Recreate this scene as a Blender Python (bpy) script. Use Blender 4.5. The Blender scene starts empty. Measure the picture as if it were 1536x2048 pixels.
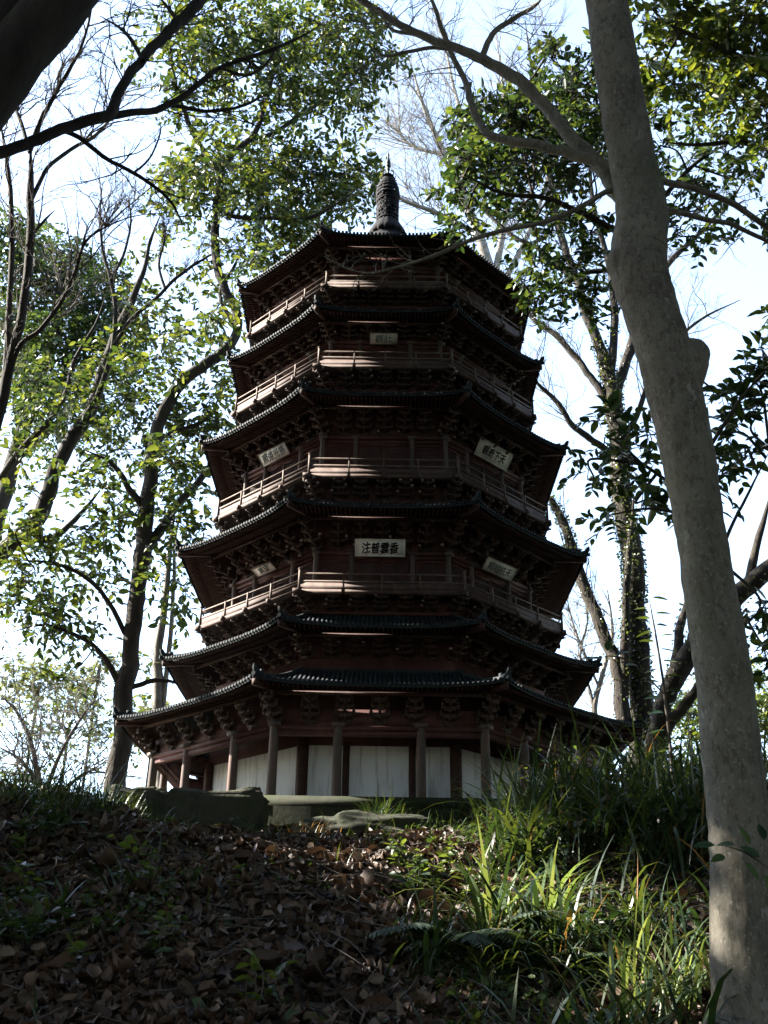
import bpy, math
import numpy as np
from mathutils import Matrix, Vector, noise as mnoise

rng = np.random.default_rng(7)
C = bpy.context.scene.collection
SC = bpy.context.scene
T8 = math.tan(math.pi / 8)

# ------------------------------------------------------------------ camera
F = 2066.4
TH, RO, YAW = 0.4469, 0.0148, 0.001
CAM = np.array([0.001, -9.0, -1.2995])
_cy, _sy = math.cos(YAW), math.sin(YAW)
_r0 = np.array([_cy, -_sy, 0.0])
_fh = np.array([_sy, _cy, 0.0])
FWD = _fh * math.cos(TH) + np.array([0, 0, math.sin(TH)])
_u0 = -_fh * math.sin(TH) + np.array([0, 0, math.cos(TH)])
RIGHT = math.cos(RO) * _r0 + math.sin(RO) * _u0
UP = -math.sin(RO) * _r0 + math.cos(RO) * _u0
cam_d = bpy.data.cameras.new('camera')
cam_o = bpy.data.objects.new('camera', cam_d)
C.objects.link(cam_o)
cam_d.sensor_fit = 'VERTICAL'
cam_d.sensor_height = 36.0
cam_d.lens = 36.0 * F / 2048.0
cam_d.clip_start = 0.05
cam_d.clip_end = 3000.0
M = Matrix.Identity(4)
for i in range(3):
    M[i][0], M[i][1], M[i][2], M[i][3] = RIGHT[i], UP[i], -FWD[i], CAM[i]
cam_o.matrix_world = M
SC.camera = cam_o


def ray(px, py):
    return FWD + RIGHT * ((px - 768.0) / F) + UP * ((1024.0 - py) / F)


def at(px, py, Y):
    """point on the vertical plane y = Y seen at a photo pixel"""
    d = ray(px, py)
    return CAM + d * ((Y - CAM[1]) / d[1])


def depth(p):
    return float(np.dot(np.asarray(p) - CAM, FWD))


def on_plane(px, py, n, a):
    d = ray(px, py)
    n = np.asarray(n, float)
    return CAM + d * ((a - np.dot(n, CAM)) / np.dot(n, d))


# ------------------------------------------------------------------ mesh helpers
class MB:
    def __init__(self):
        self.v, self.l, self.c, self.n = [], [], [], 0
        self.mi = []

    def add(self, verts, faces, mat=0):
        """verts (N,3); faces int array (M,k)"""
        verts = np.asarray(verts, np.float32)
        self.v.append(verts)
        for fa in (faces if isinstance(faces, tuple) else (faces,)):
            fa = np.asarray(fa, np.int64)
            self.l.append((fa + self.n).ravel())
            self.c.append(np.full(len(fa), fa.shape[1], np.int64))
            self.mi.append(np.full(len(fa), mat, np.int64))
        self.n += len(verts)

    def build(self, name, mats, parent=None, smooth=False, loc=None):
        me = bpy.data.meshes.new(name)
        v = np.concatenate(self.v)
        l = np.concatenate(self.l)
        c = np.concatenate(self.c)
        mi = np.concatenate(self.mi)
        if loc is not None:
            v = v - np.asarray(loc, np.float32)
        me.vertices.add(len(v))
        me.vertices.foreach_set('co', v.ravel().astype(np.float32))
        me.loops.add(len(l))
        me.loops.foreach_set('vertex_index', l.astype(np.int32))
        me.polygons.add(len(c))
        st = np.concatenate([[0], np.cumsum(c)[:-1]])
        me.polygons.foreach_set('loop_start', st.astype(np.int32))
        me.polygons.foreach_set('loop_total', c.astype(np.int32))
        if not isinstance(mats, (list, tuple)):
            mats = [mats]
        for m in mats:
            me.materials.append(m)
        if mi.any():
            me.polygons.foreach_set('material_index', mi.astype(np.int32))
        me.update(calc_edges=True)
        me.validate()
        if smooth:
            me.polygons.foreach_set('use_smooth', np.ones(len(me.polygons), bool))
        o = bpy.data.objects.new(name, me)
        C.objects.link(o)
        if parent is not None:
            o.parent = parent
        if loc is not None:
            o.location = [float(x) for x in loc]
        return o


BOXF = np.array([[0, 1, 3, 2], [4, 6, 7, 5], [0, 4, 5, 1], [2, 3, 7, 6], [0, 2, 6, 4], [1, 5, 7, 3]])


def box_axes(mb, c, ax, ay, az, mat=0):
    """box centred at c with half-extent vectors ax, ay, az"""
    c, ax, ay, az = (np.asarray(q, float) for q in (c, ax, ay, az))
    vs = [c + i * ax + j * ay + k * az for i in (-1, 1) for j in (-1, 1) for k in (-1, 1)]
    mb.add(vs, BOXF, mat)


def beam(mb, p0, p1, w, h, up=(0, 0, 1), mat=0):
    p0, p1 = np.asarray(p0, float), np.asarray(p1, float)
    d = p1 - p0
    L = np.linalg.norm(d)
    d = d / L
    s = np.cross(d, up)
    s /= np.linalg.norm(s)
    u = np.cross(s, d)
    box_axes(mb, (p0 + p1) / 2, d * L / 2, s * w / 2, u * h / 2, mat)


def cyl(mb, p0, p1, r0, r1, n=14, cap=True, mat=0):
    p0, p1 = np.asarray(p0, float), np.asarray(p1, float)
    d = p1 - p0
    d = d / np.linalg.norm(d)
    a = np.cross(d, [0, 0, 1] if abs(d[2]) < .9 else [1, 0, 0])
    a /= np.linalg.norm(a)
    b = np.cross(d, a)
    t = np.linspace(0, 2 * np.pi, n, endpoint=False)
    ring = np.cos(t)[:, None] * a + np.sin(t)[:, None] * b
    v = np.concatenate([p0 + ring * r0, p1 + ring * r1])
    i = np.arange(n)
    j = (i + 1) % n
    mb.add(v, np.stack([i, i + n, j + n, j], 1)[:, ::-1], mat)
    if cap:
        mb.add(p0 + ring * r0, np.arange(n)[None, :], mat)
        mb.add(p1 + ring * r1, np.arange(n)[None, ::-1], mat)


def lathe(mb, prof, n=24, c=(0, 0), mat=0):
    prof = np.asarray(prof, float)
    t = np.linspace(0, 2 * np.pi, n, endpoint=False)
    K = len(prof)
    v = np.zeros((K, n, 3))
    v[..., 0] = c[0] + prof[:, 0:1] * np.cos(t)
    v[..., 1] = c[1] + prof[:, 0:1] * np.sin(t)
    v[..., 2] = prof[:, 1:2]
    i = np.arange(n)
    j = (i + 1) % n
    f = np.concatenate([np.stack([k * n + i, k * n + j, (k + 1) * n + j, (k + 1) * n + i], 1) for k in range(K - 1)])
    mb.add(v.reshape(-1, 3), f, mat)


def catmull(P, sub):
    P = np.asarray(P, float)
    if len(P) < 3:
        s = np.linspace(0, 1, sub + 1)[:, None]
        return P[0] * (1 - s) + P[-1] * s
    Q = np.vstack([2 * P[0] - P[1], P, 2 * P[-1] - P[-2]])
    out = []
    t = np.linspace(0, 1, sub, endpoint=False)[:, None]
    for i in range(len(P) - 1):
        p0, p1, p2, p3 = Q[i:i + 4]
        out.append(.5 * (2 * p1 + (p2 - p0) * t + (2 * p0 - 5 * p1 + 4 * p2 - p3) * t ** 2 + (3 * p1 - p0 - 3 * p2 + p3) * t ** 3))
    out.append(P[-1:])
    return np.concatenate(out)


def tube(mb, pts, rad, n=8, lump=0.0, fine=0.0, fs=20.0, mat=0):
    pts, rad = np.asarray(pts, float), np.asarray(rad, float)
    d = np.gradient(pts, axis=0)
    d /= np.linalg.norm(d, axis=1, keepdims=True) + 1e-12
    a = np.cross(d[0], [0.3, 0.9, 0.2])
    a /= np.linalg.norm(a)
    A = np.zeros_like(pts)
    for i in range(len(pts)):
        a = a - d[i] * np.dot(a, d[i])
        a /= np.linalg.norm(a)
        A[i] = a
    B = np.cross(d, A)
    t = np.linspace(0, 2 * np.pi, n, endpoint=False)
    R = np.repeat(rad[:, None], n, 1)
    ringdir = np.cos(t)[None, :, None] * A[:, None, :] + np.sin(t)[None, :, None] * B[:, None, :]
    if lump:
        v = pts[:, None, :] + ringdir * R[..., None]
        for i in range(len(pts)):
            for j in range(n):
                q = v[i, j]
                s = lump * mnoise.noise(Vector(q * (0.5 / rad[0])))
                if fine:
                    s += fine * mnoise.noise(Vector((q[0] * fs, q[1] * fs, q[2] * fs * .6)))
                R[i, j] *= 1 + s
    v = pts[:, None, :] + ringdir * R[..., None]
    N = len(pts)
    i = np.arange(n)
    j = (i + 1) % n
    f = np.concatenate([np.stack([k * n + i, k * n + j, (k + 1) * n + j, (k + 1) * n + i], 1) for k in range(N - 1)])
    mb.add(v.reshape(-1, 3), f, mat)
    mb.add(v[-1], np.arange(n)[None, :], mat)


def unit(v):
    v = np.asarray(v, float)
    return v / (np.linalg.norm(v, axis=-1, keepdims=True) + 1e-12)


def leaves(mb, pos, dirn, nrm, L, W, fold=0.25, bend=0.15, mat=0):
    """N pointed oval leaves of two folded quads each"""
    pos, dirn, nrm = np.asarray(pos, float), unit(dirn), np.asarray(nrm, float)
    L, W = np.asarray(L, float)[:, None], np.asarray(W, float)[:, None]
    side = unit(np.cross(dirn, nrm))
    up = np.cross(side, dirn)
    N = len(pos)
    v = np.zeros((N, 8, 3))
    v[:, 0] = pos
    v[:, 4] = pos + dirn * L - up * L * bend
    for k, (t, w, sg) in {1: (.17, .36, 1), 2: (.42, .50, 1), 3: (.72, .36, 1), 5: (.72, .36, -1), 6: (.42, .50, -1), 7: (.17, .36, -1)}.items():
        v[:, k] = pos + dirn * L * t + side * W * w * sg + up * (W * w * fold - L * bend * t * t)
    b = np.arange(N)[:, None] * 8
    f = np.concatenate([b + np.array([0, 1, 2, 3, 4]), b + np.array([0, 4, 5, 6, 7])])
    mb.add(v.reshape(-1, 3), f, mat)


def curled_leaves(mb, pos, dirn, nrm, L, W, curl, cup, mat=0):
    """N dry leaves of 8 vertices, curled along and across"""
    pos, dirn = np.asarray(pos, float), unit(dirn)
    L, W, curl, cup = (np.asarray(q, float)[:, None] for q in (L, W, curl, cup))
    side = unit(np.cross(dirn, nrm))
    up = np.cross(side, dirn)
    N = len(pos)
    v = np.zeros((N, 8, 3))
    spec = [(-.5, 0, 0), (-.2, .48, 0), (.2, .42, 0), (.5, 0, 0), (.2, -.42, 0), (-.2, -.48, 0), (-.2, 0, 1), (.2, 0, 1)]
    for k, (t, w, m) in enumerate(spec):
        jit = rng.normal(0, .05, (N, 1)) if m == 0 else 0
        v[:, k] = pos + dirn * L * (t + jit) + side * W * w + up * (curl * L * t * t * 4 + cup * W * abs(w) * 2 + jit * L * .6)
    b = np.arange(N)[:, None] * 8
    qd = np.concatenate([b + np.array(q) for q in ([1, 2, 7, 6], [6, 7, 4, 5])])
    tr = np.concatenate([b + np.array(q) for q in ([0, 1, 6], [0, 6, 5], [2, 3, 7], [7, 3, 4])])
    mb.add(v.reshape(-1, 3), (qd, tr), mat)


def blades(mb, base, az, L, W, th0, curl, K=6, mat=0):
    """N grass blades, strips that lean by th0 and arch by curl"""
    N = len(base)
    h = np.stack([np.cos(az), np.sin(az), np.zeros(N)], 1)
    side = np.stack([-np.sin(az), np.cos(az), np.zeros(N)], 1)
    s = np.linspace(0, 1, K)
    p = np.array(base, float)
    v = np.zeros((N, K, 2, 3))
    step = (L / (K - 1))[:, None]
    for k in range(K):
        w = W * np.minimum(1.0, (1.02 - s[k]) * 2.2) * (.55 + .45 * min(1, s[k] * 3))
        v[:, k, 0] = p - side * (w / 2)[:, None]
        v[:, k, 1] = p + side * (w / 2)[:, None]
        th = th0 + curl * s[k] ** 1.3
        p = p + step * (h * np.sin(th)[:, None] + np.array([0, 0, 1.0]) * np.cos(th)[:, None])
    b = np.arange(N)[:, None] * (2 * K)
    f = np.concatenate([b + np.array([2 * k, 2 * k + 1, 2 * k + 3, 2 * k + 2]) for k in range(K - 1)])
    mb.add(v.reshape(-1, 3), f, mat)


def empty(name, loc, label, cat, group=None):
    o = bpy.data.objects.new(name, None)
    C.objects.link(o)
    o.location = [float(q) for q in loc]
    o['label'] = label
    o['category'] = cat
    if group:
        o['group'] = group
    return o


def tag(o, label=None, cat=None, group=None, kind=None):
    for k, v in (('label', label), ('category', cat), ('group', group), ('kind', kind)):
        if v:
            o[k] = v
    return o


# ------------------------------------------------------------------ materials
def new_mat(name):
    m = bpy.data.materials.new(name)
    m.use_nodes = True
    nt = m.node_tree
    nt.nodes.clear()
    out = nt.nodes.new('ShaderNodeOutputMaterial')
    return m, nt, out


def N(nt, t, **kw):
    n = nt.nodes.new(t)
    for k, v in kw.items():
        if k in n.inputs:
            n.inputs[k].default_value = v
        else:
            setattr(n, k, v)
    return n


def ramp(nt, stops):
    r = nt.nodes.new('ShaderNodeValToRGB')
    el = r.color_ramp.elements
    while len(el) < len(stops):
        el.new(0.5)
    for e, (p, c) in zip(el, stops):
        e.position = p
        e.color = (*c, 1)
    return r


def surf(name, c1, c2, c3=None, scale=8.0, rough=.8, bump=.3, stretch=(1, 1, 1), bscale=None, spec=.3, streak=None, detail=6, bdist=.01):
    """noise-coloured rough surface with bump"""
    m, nt, out = new_mat(name)
    tc = N(nt, 'ShaderNodeTexCoord')
    mp = N(nt, 'ShaderNodeMapping')
    mp.inputs['Scale'].default_value = stretch
    nt.links.new(tc.outputs['Object'], mp.inputs['Vector'])
    n1 = N(nt, 'ShaderNodeTexNoise', Scale=scale, Detail=detail, Roughness=.65)
    nt.links.new(mp.outputs[0], n1.inputs['Vector'])
    st = [(.32, c1), (.66, c2)] if c3 is None else [(.3, c1), (.52, c2), (.7, c3)]
    r = ramp(nt, st)
    nt.links.new(n1.outputs['Fac'], r.inputs[0])
    b = N(nt, 'ShaderNodeBsdfPrincipled', Roughness=rough)
    b.inputs['Specular IOR Level'].default_value = spec
    col = r.outputs[0]
    if streak:
        n3 = N(nt, 'ShaderNodeTexNoise', Scale=streak[0], Detail=5.0)
        mp3 = N(nt, 'ShaderNodeMapping')
        mp3.inputs['Scale'].default_value = streak[1]
        nt.links.new(tc.outputs['Object'], mp3.inputs['Vector'])
        nt.links.new(mp3.outputs[0], n3.inputs['Vector'])
        r3 = ramp(nt, [(streak[3], (0, 0, 0)), (streak[4], (1, 1, 1))])
        nt.links.new(n3.outputs['Fac'], r3.inputs[0])
        mx = N(nt, 'ShaderNodeMix', data_type='RGBA')
        nt.links.new(r3.outputs[0], mx.inputs['Factor'])
        nt.links.new(col, mx.inputs[6])
        mx.inputs[7].default_value = (*streak[2], 1)
        col = mx.outputs[2]
    nt.links.new(col, b.inputs['Base Color'])
    if bump:
        n2 = N(nt, 'ShaderNodeTexNoise', Scale=bscale or scale * 3, Detail=8.0, Roughness=.7)
        nt.links.new(mp.outputs[0], n2.inputs['Vector'])
        bp = N(nt, 'ShaderNodeBump', Strength=bump, Distance=bdist)
        nt.links.new(n2.outputs['Fac'], bp.inputs['Height'])
        nt.links.new(bp.outputs[0], b.inputs['Normal'])
    nt.links.new(b.outputs[0], out.inputs[0])
    return m


def leafmat(name, cols, trans, tw=.4, rough=.4, spec=.4):
    """leaf: every leaf gets its own shade; light shines through"""
    m, nt, out = new_mat(name)
    g = N(nt, 'ShaderNodeNewGeometry')
    k = len(cols)
    r = ramp(nt, [((i + .5) / k, c) for i, c in enumerate(cols)])
    nt.links.new(g.outputs['Random Per Island'], r.inputs[0])
    b = N(nt, 'ShaderNodeBsdfPrincipled', Roughness=rough)
    b.inputs['Specular IOR Level'].default_value = spec
    nt.links.new(r.outputs[0], b.inputs['Base Color'])
    t = N(nt, 'ShaderNodeBsdfTranslucent')
    r2 = ramp(nt, [((i + .5) / len(trans), c) for i, c in enumerate(trans)])
    mu = N(nt, 'ShaderNodeMath', operation='FRACT')
    mm = N(nt, 'ShaderNodeMath', operation='MULTIPLY')
    mm.inputs[1].default_value = 7.31
    nt.links.new(g.outputs['Random Per Island'], mm.inputs[0])
    nt.links.new(mm.outputs[0], mu.inputs[0])
    nt.links.new(mu.outputs[0], r2.inputs[0])
    nt.links.new(r2.outputs[0], t.inputs['Color'])
    mx = N(nt, 'ShaderNodeMixShader')
    mx.inputs[0].default_value = tw
    nt.links.new(b.outputs[0], mx.inputs[1])
    nt.links.new(t.outputs[0], mx.inputs[2])
    nt.links.new(mx.outputs[0], out.inputs[0])
    return m


def grey_bark():
    m, nt, out = new_mat('smooth_grey_bark')
    tc = N(nt, 'ShaderNodeTexCoord')
    def noise(scale, stretch, det=6.0, rough=.6):
        mp = N(nt, 'ShaderNodeMapping')
        mp.inputs['Scale'].default_value = stretch
        nt.links.new(tc.outputs['Object'], mp.inputs['Vector'])
        n = N(nt, 'ShaderNodeTexNoise', Scale=scale, Detail=det, Roughness=rough)
        nt.links.new(mp.outputs[0], n.inputs['Vector'])
        return n.outputs['Fac']
    def mixc(f, a, b):
        mx = N(nt, 'ShaderNodeMix', data_type='RGBA')
        nt.links.new(f, mx.inputs['Factor'])
        nt.links.new(a, mx.inputs[6])
        if isinstance(b, tuple):
            mx.inputs[7].default_value = (*b, 1)
        else:
            nt.links.new(b, mx.inputs[7])
        return mx.outputs[2]
    def rr(f, p0, p1, hi=1.0):
        r = ramp(nt, [(p0, (0, 0, 0)), (p1, (hi, hi, hi))])
        nt.links.new(f, r.inputs[0])
        return r.outputs[0]
    base = ramp(nt, [(.34, (.082, .073, .056)), (.5, (.15, .136, .109)), (.66, (.205, .188, .152))])
    nt.links.new(noise(7.0, (1, 1, .55), 10.0, .78), base.inputs[0])
    c = base.outputs[0]
    c = mixc(rr(noise(60.0, (1, 1, .45), 4.0), .54, .62, .55), c, (.055, .05, .04))      # fine dark flecks
    c = mixc(rr(noise(15.0, (1, 1, .5), 3.0), .655, .675, .85), c, (.24, .235, .205))       # crisp lichen patches
    c = mixc(rr(noise(22.0, (.7, .7, 2.2), 3.0), .70, .73, .5), c, (.05, .046, .036))       # short cross marks
    c = mixc(rr(noise(90.0, (1, 1, .8), 2.0), .60, .66, .5), c, (.28, .27, .235))      # pale lenticels
    c = mixc(rr(noise(2.2, (1, 1, .5), 3.0), .52, .75, .5), c, (.09, .10, .06))            # green algae stain
    b = N(nt, 'ShaderNodeBsdfPrincipled', Roughness=.9)
    b.inputs['Specular IOR Level'].default_value = .2
    nt.links.new(c, b.inputs['Base Color'])
    b1 = N(nt, 'ShaderNodeBump', Strength=.9, Distance=.012)
    nt.links.new(noise(9.0, (1, 1, .45), 8.0, .7), b1.inputs['Height'])
    b2 = N(nt, 'ShaderNodeBump', Strength=.9, Distance=.004)
    nt.links.new(noise(75.0, (1.6, 1.6, .3), 6.0, .75), b2.inputs['Height'])
    nt.links.new(b1.outputs[0], b2.inputs['Normal'])
    nt.links.new(b2.outputs[0], b.inputs['Normal'])
    nt.links.new(b.outputs[0], out.inputs[0])
    return m


MAT = {
    'bark_grey': grey_bark(),
    'red_wood': surf('red_painted_wood', (.042, .017, .015), (.072, .027, .023), (.09, .045, .038), scale=14, rough=.75, bump=0.07, stretch=(1, 1, .35), bscale=60),
    'brown_wood': surf('weathered_brown_wood', (.042, .025, .021), (.070, .044, .037), (.105, .076, .062), scale=16, rough=.8, bump=0.07, stretch=(1, 1, .3), bscale=70),
    'column': surf('worn_column_paint', (.05, .038, .034), (.085, .066, .058), (.11, .048, .036), scale=9, rough=.75, bump=0.07, stretch=(1, 1, .25), bscale=60),
    'rail': surf('bleached_rail_wood', (.068, .048, .04), (.11, .082, .067), (.15, .117, .094), scale=20, rough=.8, bump=0.07, bscale=60),
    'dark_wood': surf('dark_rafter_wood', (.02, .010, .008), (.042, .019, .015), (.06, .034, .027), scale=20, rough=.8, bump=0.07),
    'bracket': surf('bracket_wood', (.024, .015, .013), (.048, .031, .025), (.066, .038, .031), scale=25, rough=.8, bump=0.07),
    'chip': surf('bare_chipped_wood', (.3, .27, .23), (.5, .46, .4), scale=30, rough=.85, bump=.2),
    'tile': surf('glazed_grey_tile', (.010, .014, .017), (.019, .025, .030), (.026, .034, .032), scale=12, rough=.75, bump=0.08, bscale=40, spec=.2),
    'plaster': surf('stained_white_plaster', (.50, .52, .56), (.62, .64, .68), (.68, .70, .73), scale=5, rough=.9, bump=.15, bscale=40, stretch=(1, 1, .4),
                    streak=(10.0, (3.2, 3.2, .30), (.22, .21, .20), .54, .80)),
    'lattice': surf('faded_lattice', (.035, .02, .02), (.07, .045, .045), scale=30, rough=.8, bump=.2),
    'iron': surf('dark_spire_iron', (.006, .006, .008), (.012, .012, .015), (.02, .018, .016), scale=30, rough=.85, bump=.3, spec=.15),
    'verdigris': surf('verdigris_finial', (.012, .03, .028), (.03, .06, .052), scale=30, rough=.6, bump=.2),
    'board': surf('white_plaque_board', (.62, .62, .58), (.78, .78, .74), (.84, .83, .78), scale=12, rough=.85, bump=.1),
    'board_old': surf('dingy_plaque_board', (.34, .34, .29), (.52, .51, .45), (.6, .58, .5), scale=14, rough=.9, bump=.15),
    'ink': surf('black_ink', (.006, .007, .008), (.014, .015, .016), scale=20, rough=.7, bump=0),
    'ink_faded': surf('faded_blue_grey_ink', (.06, .08, .085), (.15, .17, .16), scale=26, rough=.8, bump=0),
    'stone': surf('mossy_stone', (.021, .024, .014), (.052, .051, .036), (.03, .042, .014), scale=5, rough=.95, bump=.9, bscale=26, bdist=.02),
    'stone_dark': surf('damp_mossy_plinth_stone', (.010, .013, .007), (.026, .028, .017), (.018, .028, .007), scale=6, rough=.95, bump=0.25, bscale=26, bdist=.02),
    'bark_dark': surf('dark_rough_bark', (.012, .010, .008), (.032, .026, .020), (.046, .042, .028), scale=7, rough=.95, bump=1.0, bscale=22, stretch=(1, 1, .3), bdist=.03),
    'bark_mid': surf('mossy_brown_bark', (.022, .019, .015), (.05, .043, .034), (.045, .05, .024), scale=6, rough=.95, bump=.9, bscale=24, stretch=(1, 1, .4), bdist=.02),
    'bark_pale': surf('pale_bare_bark', (.10, .09, .075), (.2, .185, .16), scale=8, rough=.9, bump=.5, bscale=30),
    'twig': surf('twig_bark', (.05, .042, .035), (.11, .095, .08), scale=12, rough=.9, bump=0),
    'soil': surf('dark_leaf_mould', (.012, .009, .007), (.035, .024, .017), (.06, .042, .028), scale=7, rough=1, bump=.9, bscale=30, bdist=.03),
    'camphor': leafmat('camphor_leaf', [(.015, .033, .011), (.024, .05, .015), (.038, .066, .018)], [(.028, .052, .007), (.06, .09, .011), (.16, .18, .02)], tw=.34),
    'dense': leafmat('dense_dark_leaf', [(.012, .03, .012), (.02, .048, .016), (.032, .065, .018)], [(.025, .05, .008), (.05, .085, .012), (.11, .15, .02)], tw=.3),
    'glossy': leafmat('glossy_dark_leaf', [(.009, .026, .012), (.015, .042, .017), (.028, .06, .02)], [(.022, .046, .009), (.045, .08, .012), (.13, .165, .02)], tw=.3, rough=.38, spec=.4),
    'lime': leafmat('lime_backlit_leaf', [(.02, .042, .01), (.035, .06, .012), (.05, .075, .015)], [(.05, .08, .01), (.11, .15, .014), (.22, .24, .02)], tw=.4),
    'ivy': leafmat('ivy_leaf', [(.02, .03, .012), (.035, .05, .018), (.07, .075, .03)], [(.08, .1, .015), (.16, .19, .03)], tw=.3, rough=.35),
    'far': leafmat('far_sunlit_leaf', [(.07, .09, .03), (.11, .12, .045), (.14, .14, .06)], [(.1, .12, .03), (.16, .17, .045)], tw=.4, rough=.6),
    'litter': leafmat('dry_fallen_leaf', [(0.025, 0.014, 0.008), (0.048, 0.026, 0.016), (0.074, 0.043, 0.028), (0.098, 0.062, 0.041), (0.172, 0.127, 0.094), (0.064, 0.030, 0.016), (0.035, 0.023, 0.015), (0.054, 0.038, 0.024)],
                      [(.05, .025, .012), (.09, .05, .022)], tw=.07, rough=.6, spec=.35),
    'green_fallen': leafmat('fallen_green_leaf', [(.04, .07, .03), (.07, .10, .06)], [(.06, .1, .02), (.1, .14, .03)], tw=.15),
    'grass': leafmat('dark_sedge_blade', [(.007, .018, .009), (.011, .027, .012), (.018, .038, .014), (.028, .05, .016)], [(.04, .075, .012), (.07, .11, .015), (.14, .175, .02)], tw=.22, rough=.42, spec=.4),
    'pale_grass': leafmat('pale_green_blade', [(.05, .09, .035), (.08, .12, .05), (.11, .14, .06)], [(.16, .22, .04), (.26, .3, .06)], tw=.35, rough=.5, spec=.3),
    'dry_grass': leafmat('dry_straw_blade', [(.10, .07, .03), (.16, .11, .05), (.2, .09, .02)], [(.2, .14, .04), (.3, .15, .03)], tw=.3),
    'weed': leafmat('low_weed_leaf', [(.016, .034, .010), (.026, .05, .012), (.04, .065, .016)], [(.04, .07, .01), (.08, .12, .015)], tw=.32, rough=.5),
    'shrub': leafmat('dull_shrub_leaf', [(.012, .028, .012), (.02, .042, .016), (.032, .055, .02)], [(.03, .06, .01), (.07, .10, .014)], tw=.28, rough=.5),
    'fern': leafmat('grey_green_frond', [(.03, .05, .03), (.045, .07, .042), (.06, .085, .05)], [(.05, .08, .02), (.09, .12, .03)], tw=.28, rough=.5),
    'seedling': leafmat('seedling_leaf', [(.03, .06, .012), (.05, .085, .016), (.065, .095, .02)], [(.07, .11, .012), (.14, .18, .02)], tw=.38),
}

# ------------------------------------------------------------------ pagoda
def face_axes(k):
    a = -math.pi / 2 - math.pi / 4 * k
    n = np.array([math.cos(a), math.sin(a), 0.0])
    return n, np.array([-n[1], n[0], 0.0])


FA = [face_axes(k) for k in range(8)]
Z3 = np.array([0, 0, 1.0])


def fp(k, a, t, z):
    n, tg = FA[k]
    return n * a + tg * t + Z3 * z


def corner(k, a, z):
    """corner at the viewer-left end of face k"""
    return fp(k, a, -T8 * a, z)


pagoda = empty('pagoda', (0, 0, -.3), 'tall octagonal timber pagoda with five dark tiled storeys, white plastered ground floor and iron spire', 'pagoda')


def part(mb, name, mats, parent=None, smooth=False, label=None):
    o = mb.build(name, mats, None, smooth)
    p = parent or pagoda
    o.parent = p
    o.matrix_parent_inverse = Matrix.Translation((0, 0, .3)) if p is pagoda else Matrix.Identity(4)
    if label:
        o['label'] = label
    return o


def oct_prism(mb, a0, z0, a1, z1, cap=True, mat=0):
    v = [corner(k, a0, z0) for k in range(8)] + [corner(k, a1, z1) for k in range(8)]
    i = np.arange(8)
    j = (i + 1) % 8
    mb.add(v, np.stack([i, i + 8, j + 8, j], 1), mat)
    if cap:
        mb.add(v[:8], np.arange(8)[None, :], mat)
        mb.add(v[8:], np.arange(8)[None, ::-1], mat)


def oct_ring(mb, a, z0, z1, w, faces=range(8), mat=0):
    """mitred ring of beams whose outer face lies at apothem a"""
    for k in faces:
        o = [fp(k, a, s * T8 * a, z) for s in (-1, 1) for z in (z0, z1)]
        i = [fp(k, a - w, s * T8 * (a - w), z) for s in (-1, 1) for z in (z0, z1)]
        mb.add(o + i, np.array([[0, 2, 3, 1], [4, 5, 7, 6], [1, 3, 7, 5], [0, 4, 6, 2], [0, 1, 5, 4], [2, 6, 7, 3]]), mat)


#   storey table: eave (a, z), roof inner (a, z), wall a, column top z, wall bottom z
EAVES = [(2.075, .706, 1.42, .985), (1.785, 1.236, 1.345, 1.465), (1.758, 2.229, 1.305, 2.472),
         (1.653, 3.315, 1.22, 3.585), (1.492, 4.288, 1.15, 4.545), (1.463, 5.168, .16, 6.22)]
#   balcony storeys: rail a, fascia bottom, mid rail, top rail, wall a, column top, bracket base z
STOREYS = [(1.544, 1.572, 1.672, 1.737, 1.287, 2.003, 1.47), (1.481, 2.612, 2.724, 2.790, 1.264, 3.093, 2.46),
           (1.408, 3.726, 3.838, 3.900, 1.19, 4.126, 3.58), (1.336, 4.645, 4.728, 4.790, 1.157, 5.000, 4.545)]
WALL_A = [1.785, 1.36, 1.287, 1.264, 1.19, 1.157]      # wall plane under each eave
TOPS = [.478, 1.10, 2.032, 3.122, 4.152, 5.026]          # top of the lintel under each eave


def roof_pt(e, k, t, v, dz=0.0):
    """point on roof e, face k, tangential t, v=0 at the eave .. 1 at the wall"""
    ae, ze, ai, zi = EAVES[e]
    a = ae + (ai - ae) * v
    s = min(1.0, abs(t) / (T8 * a + 1e-9))
    pw = 1.35 if e < 5 else 1.5
    z = ze + (zi - ze) * v ** pw + (1 - v) ** 2 * .042 * s ** 3.2
    return fp(k, a * (1 + .012 * s ** 4 * (1 - v)), t, z + dz)


def under_z(e, a):
    ae, ze, ai, zi = EAVES[e]
    return ze - .030 + (ae - a) * .30


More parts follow.
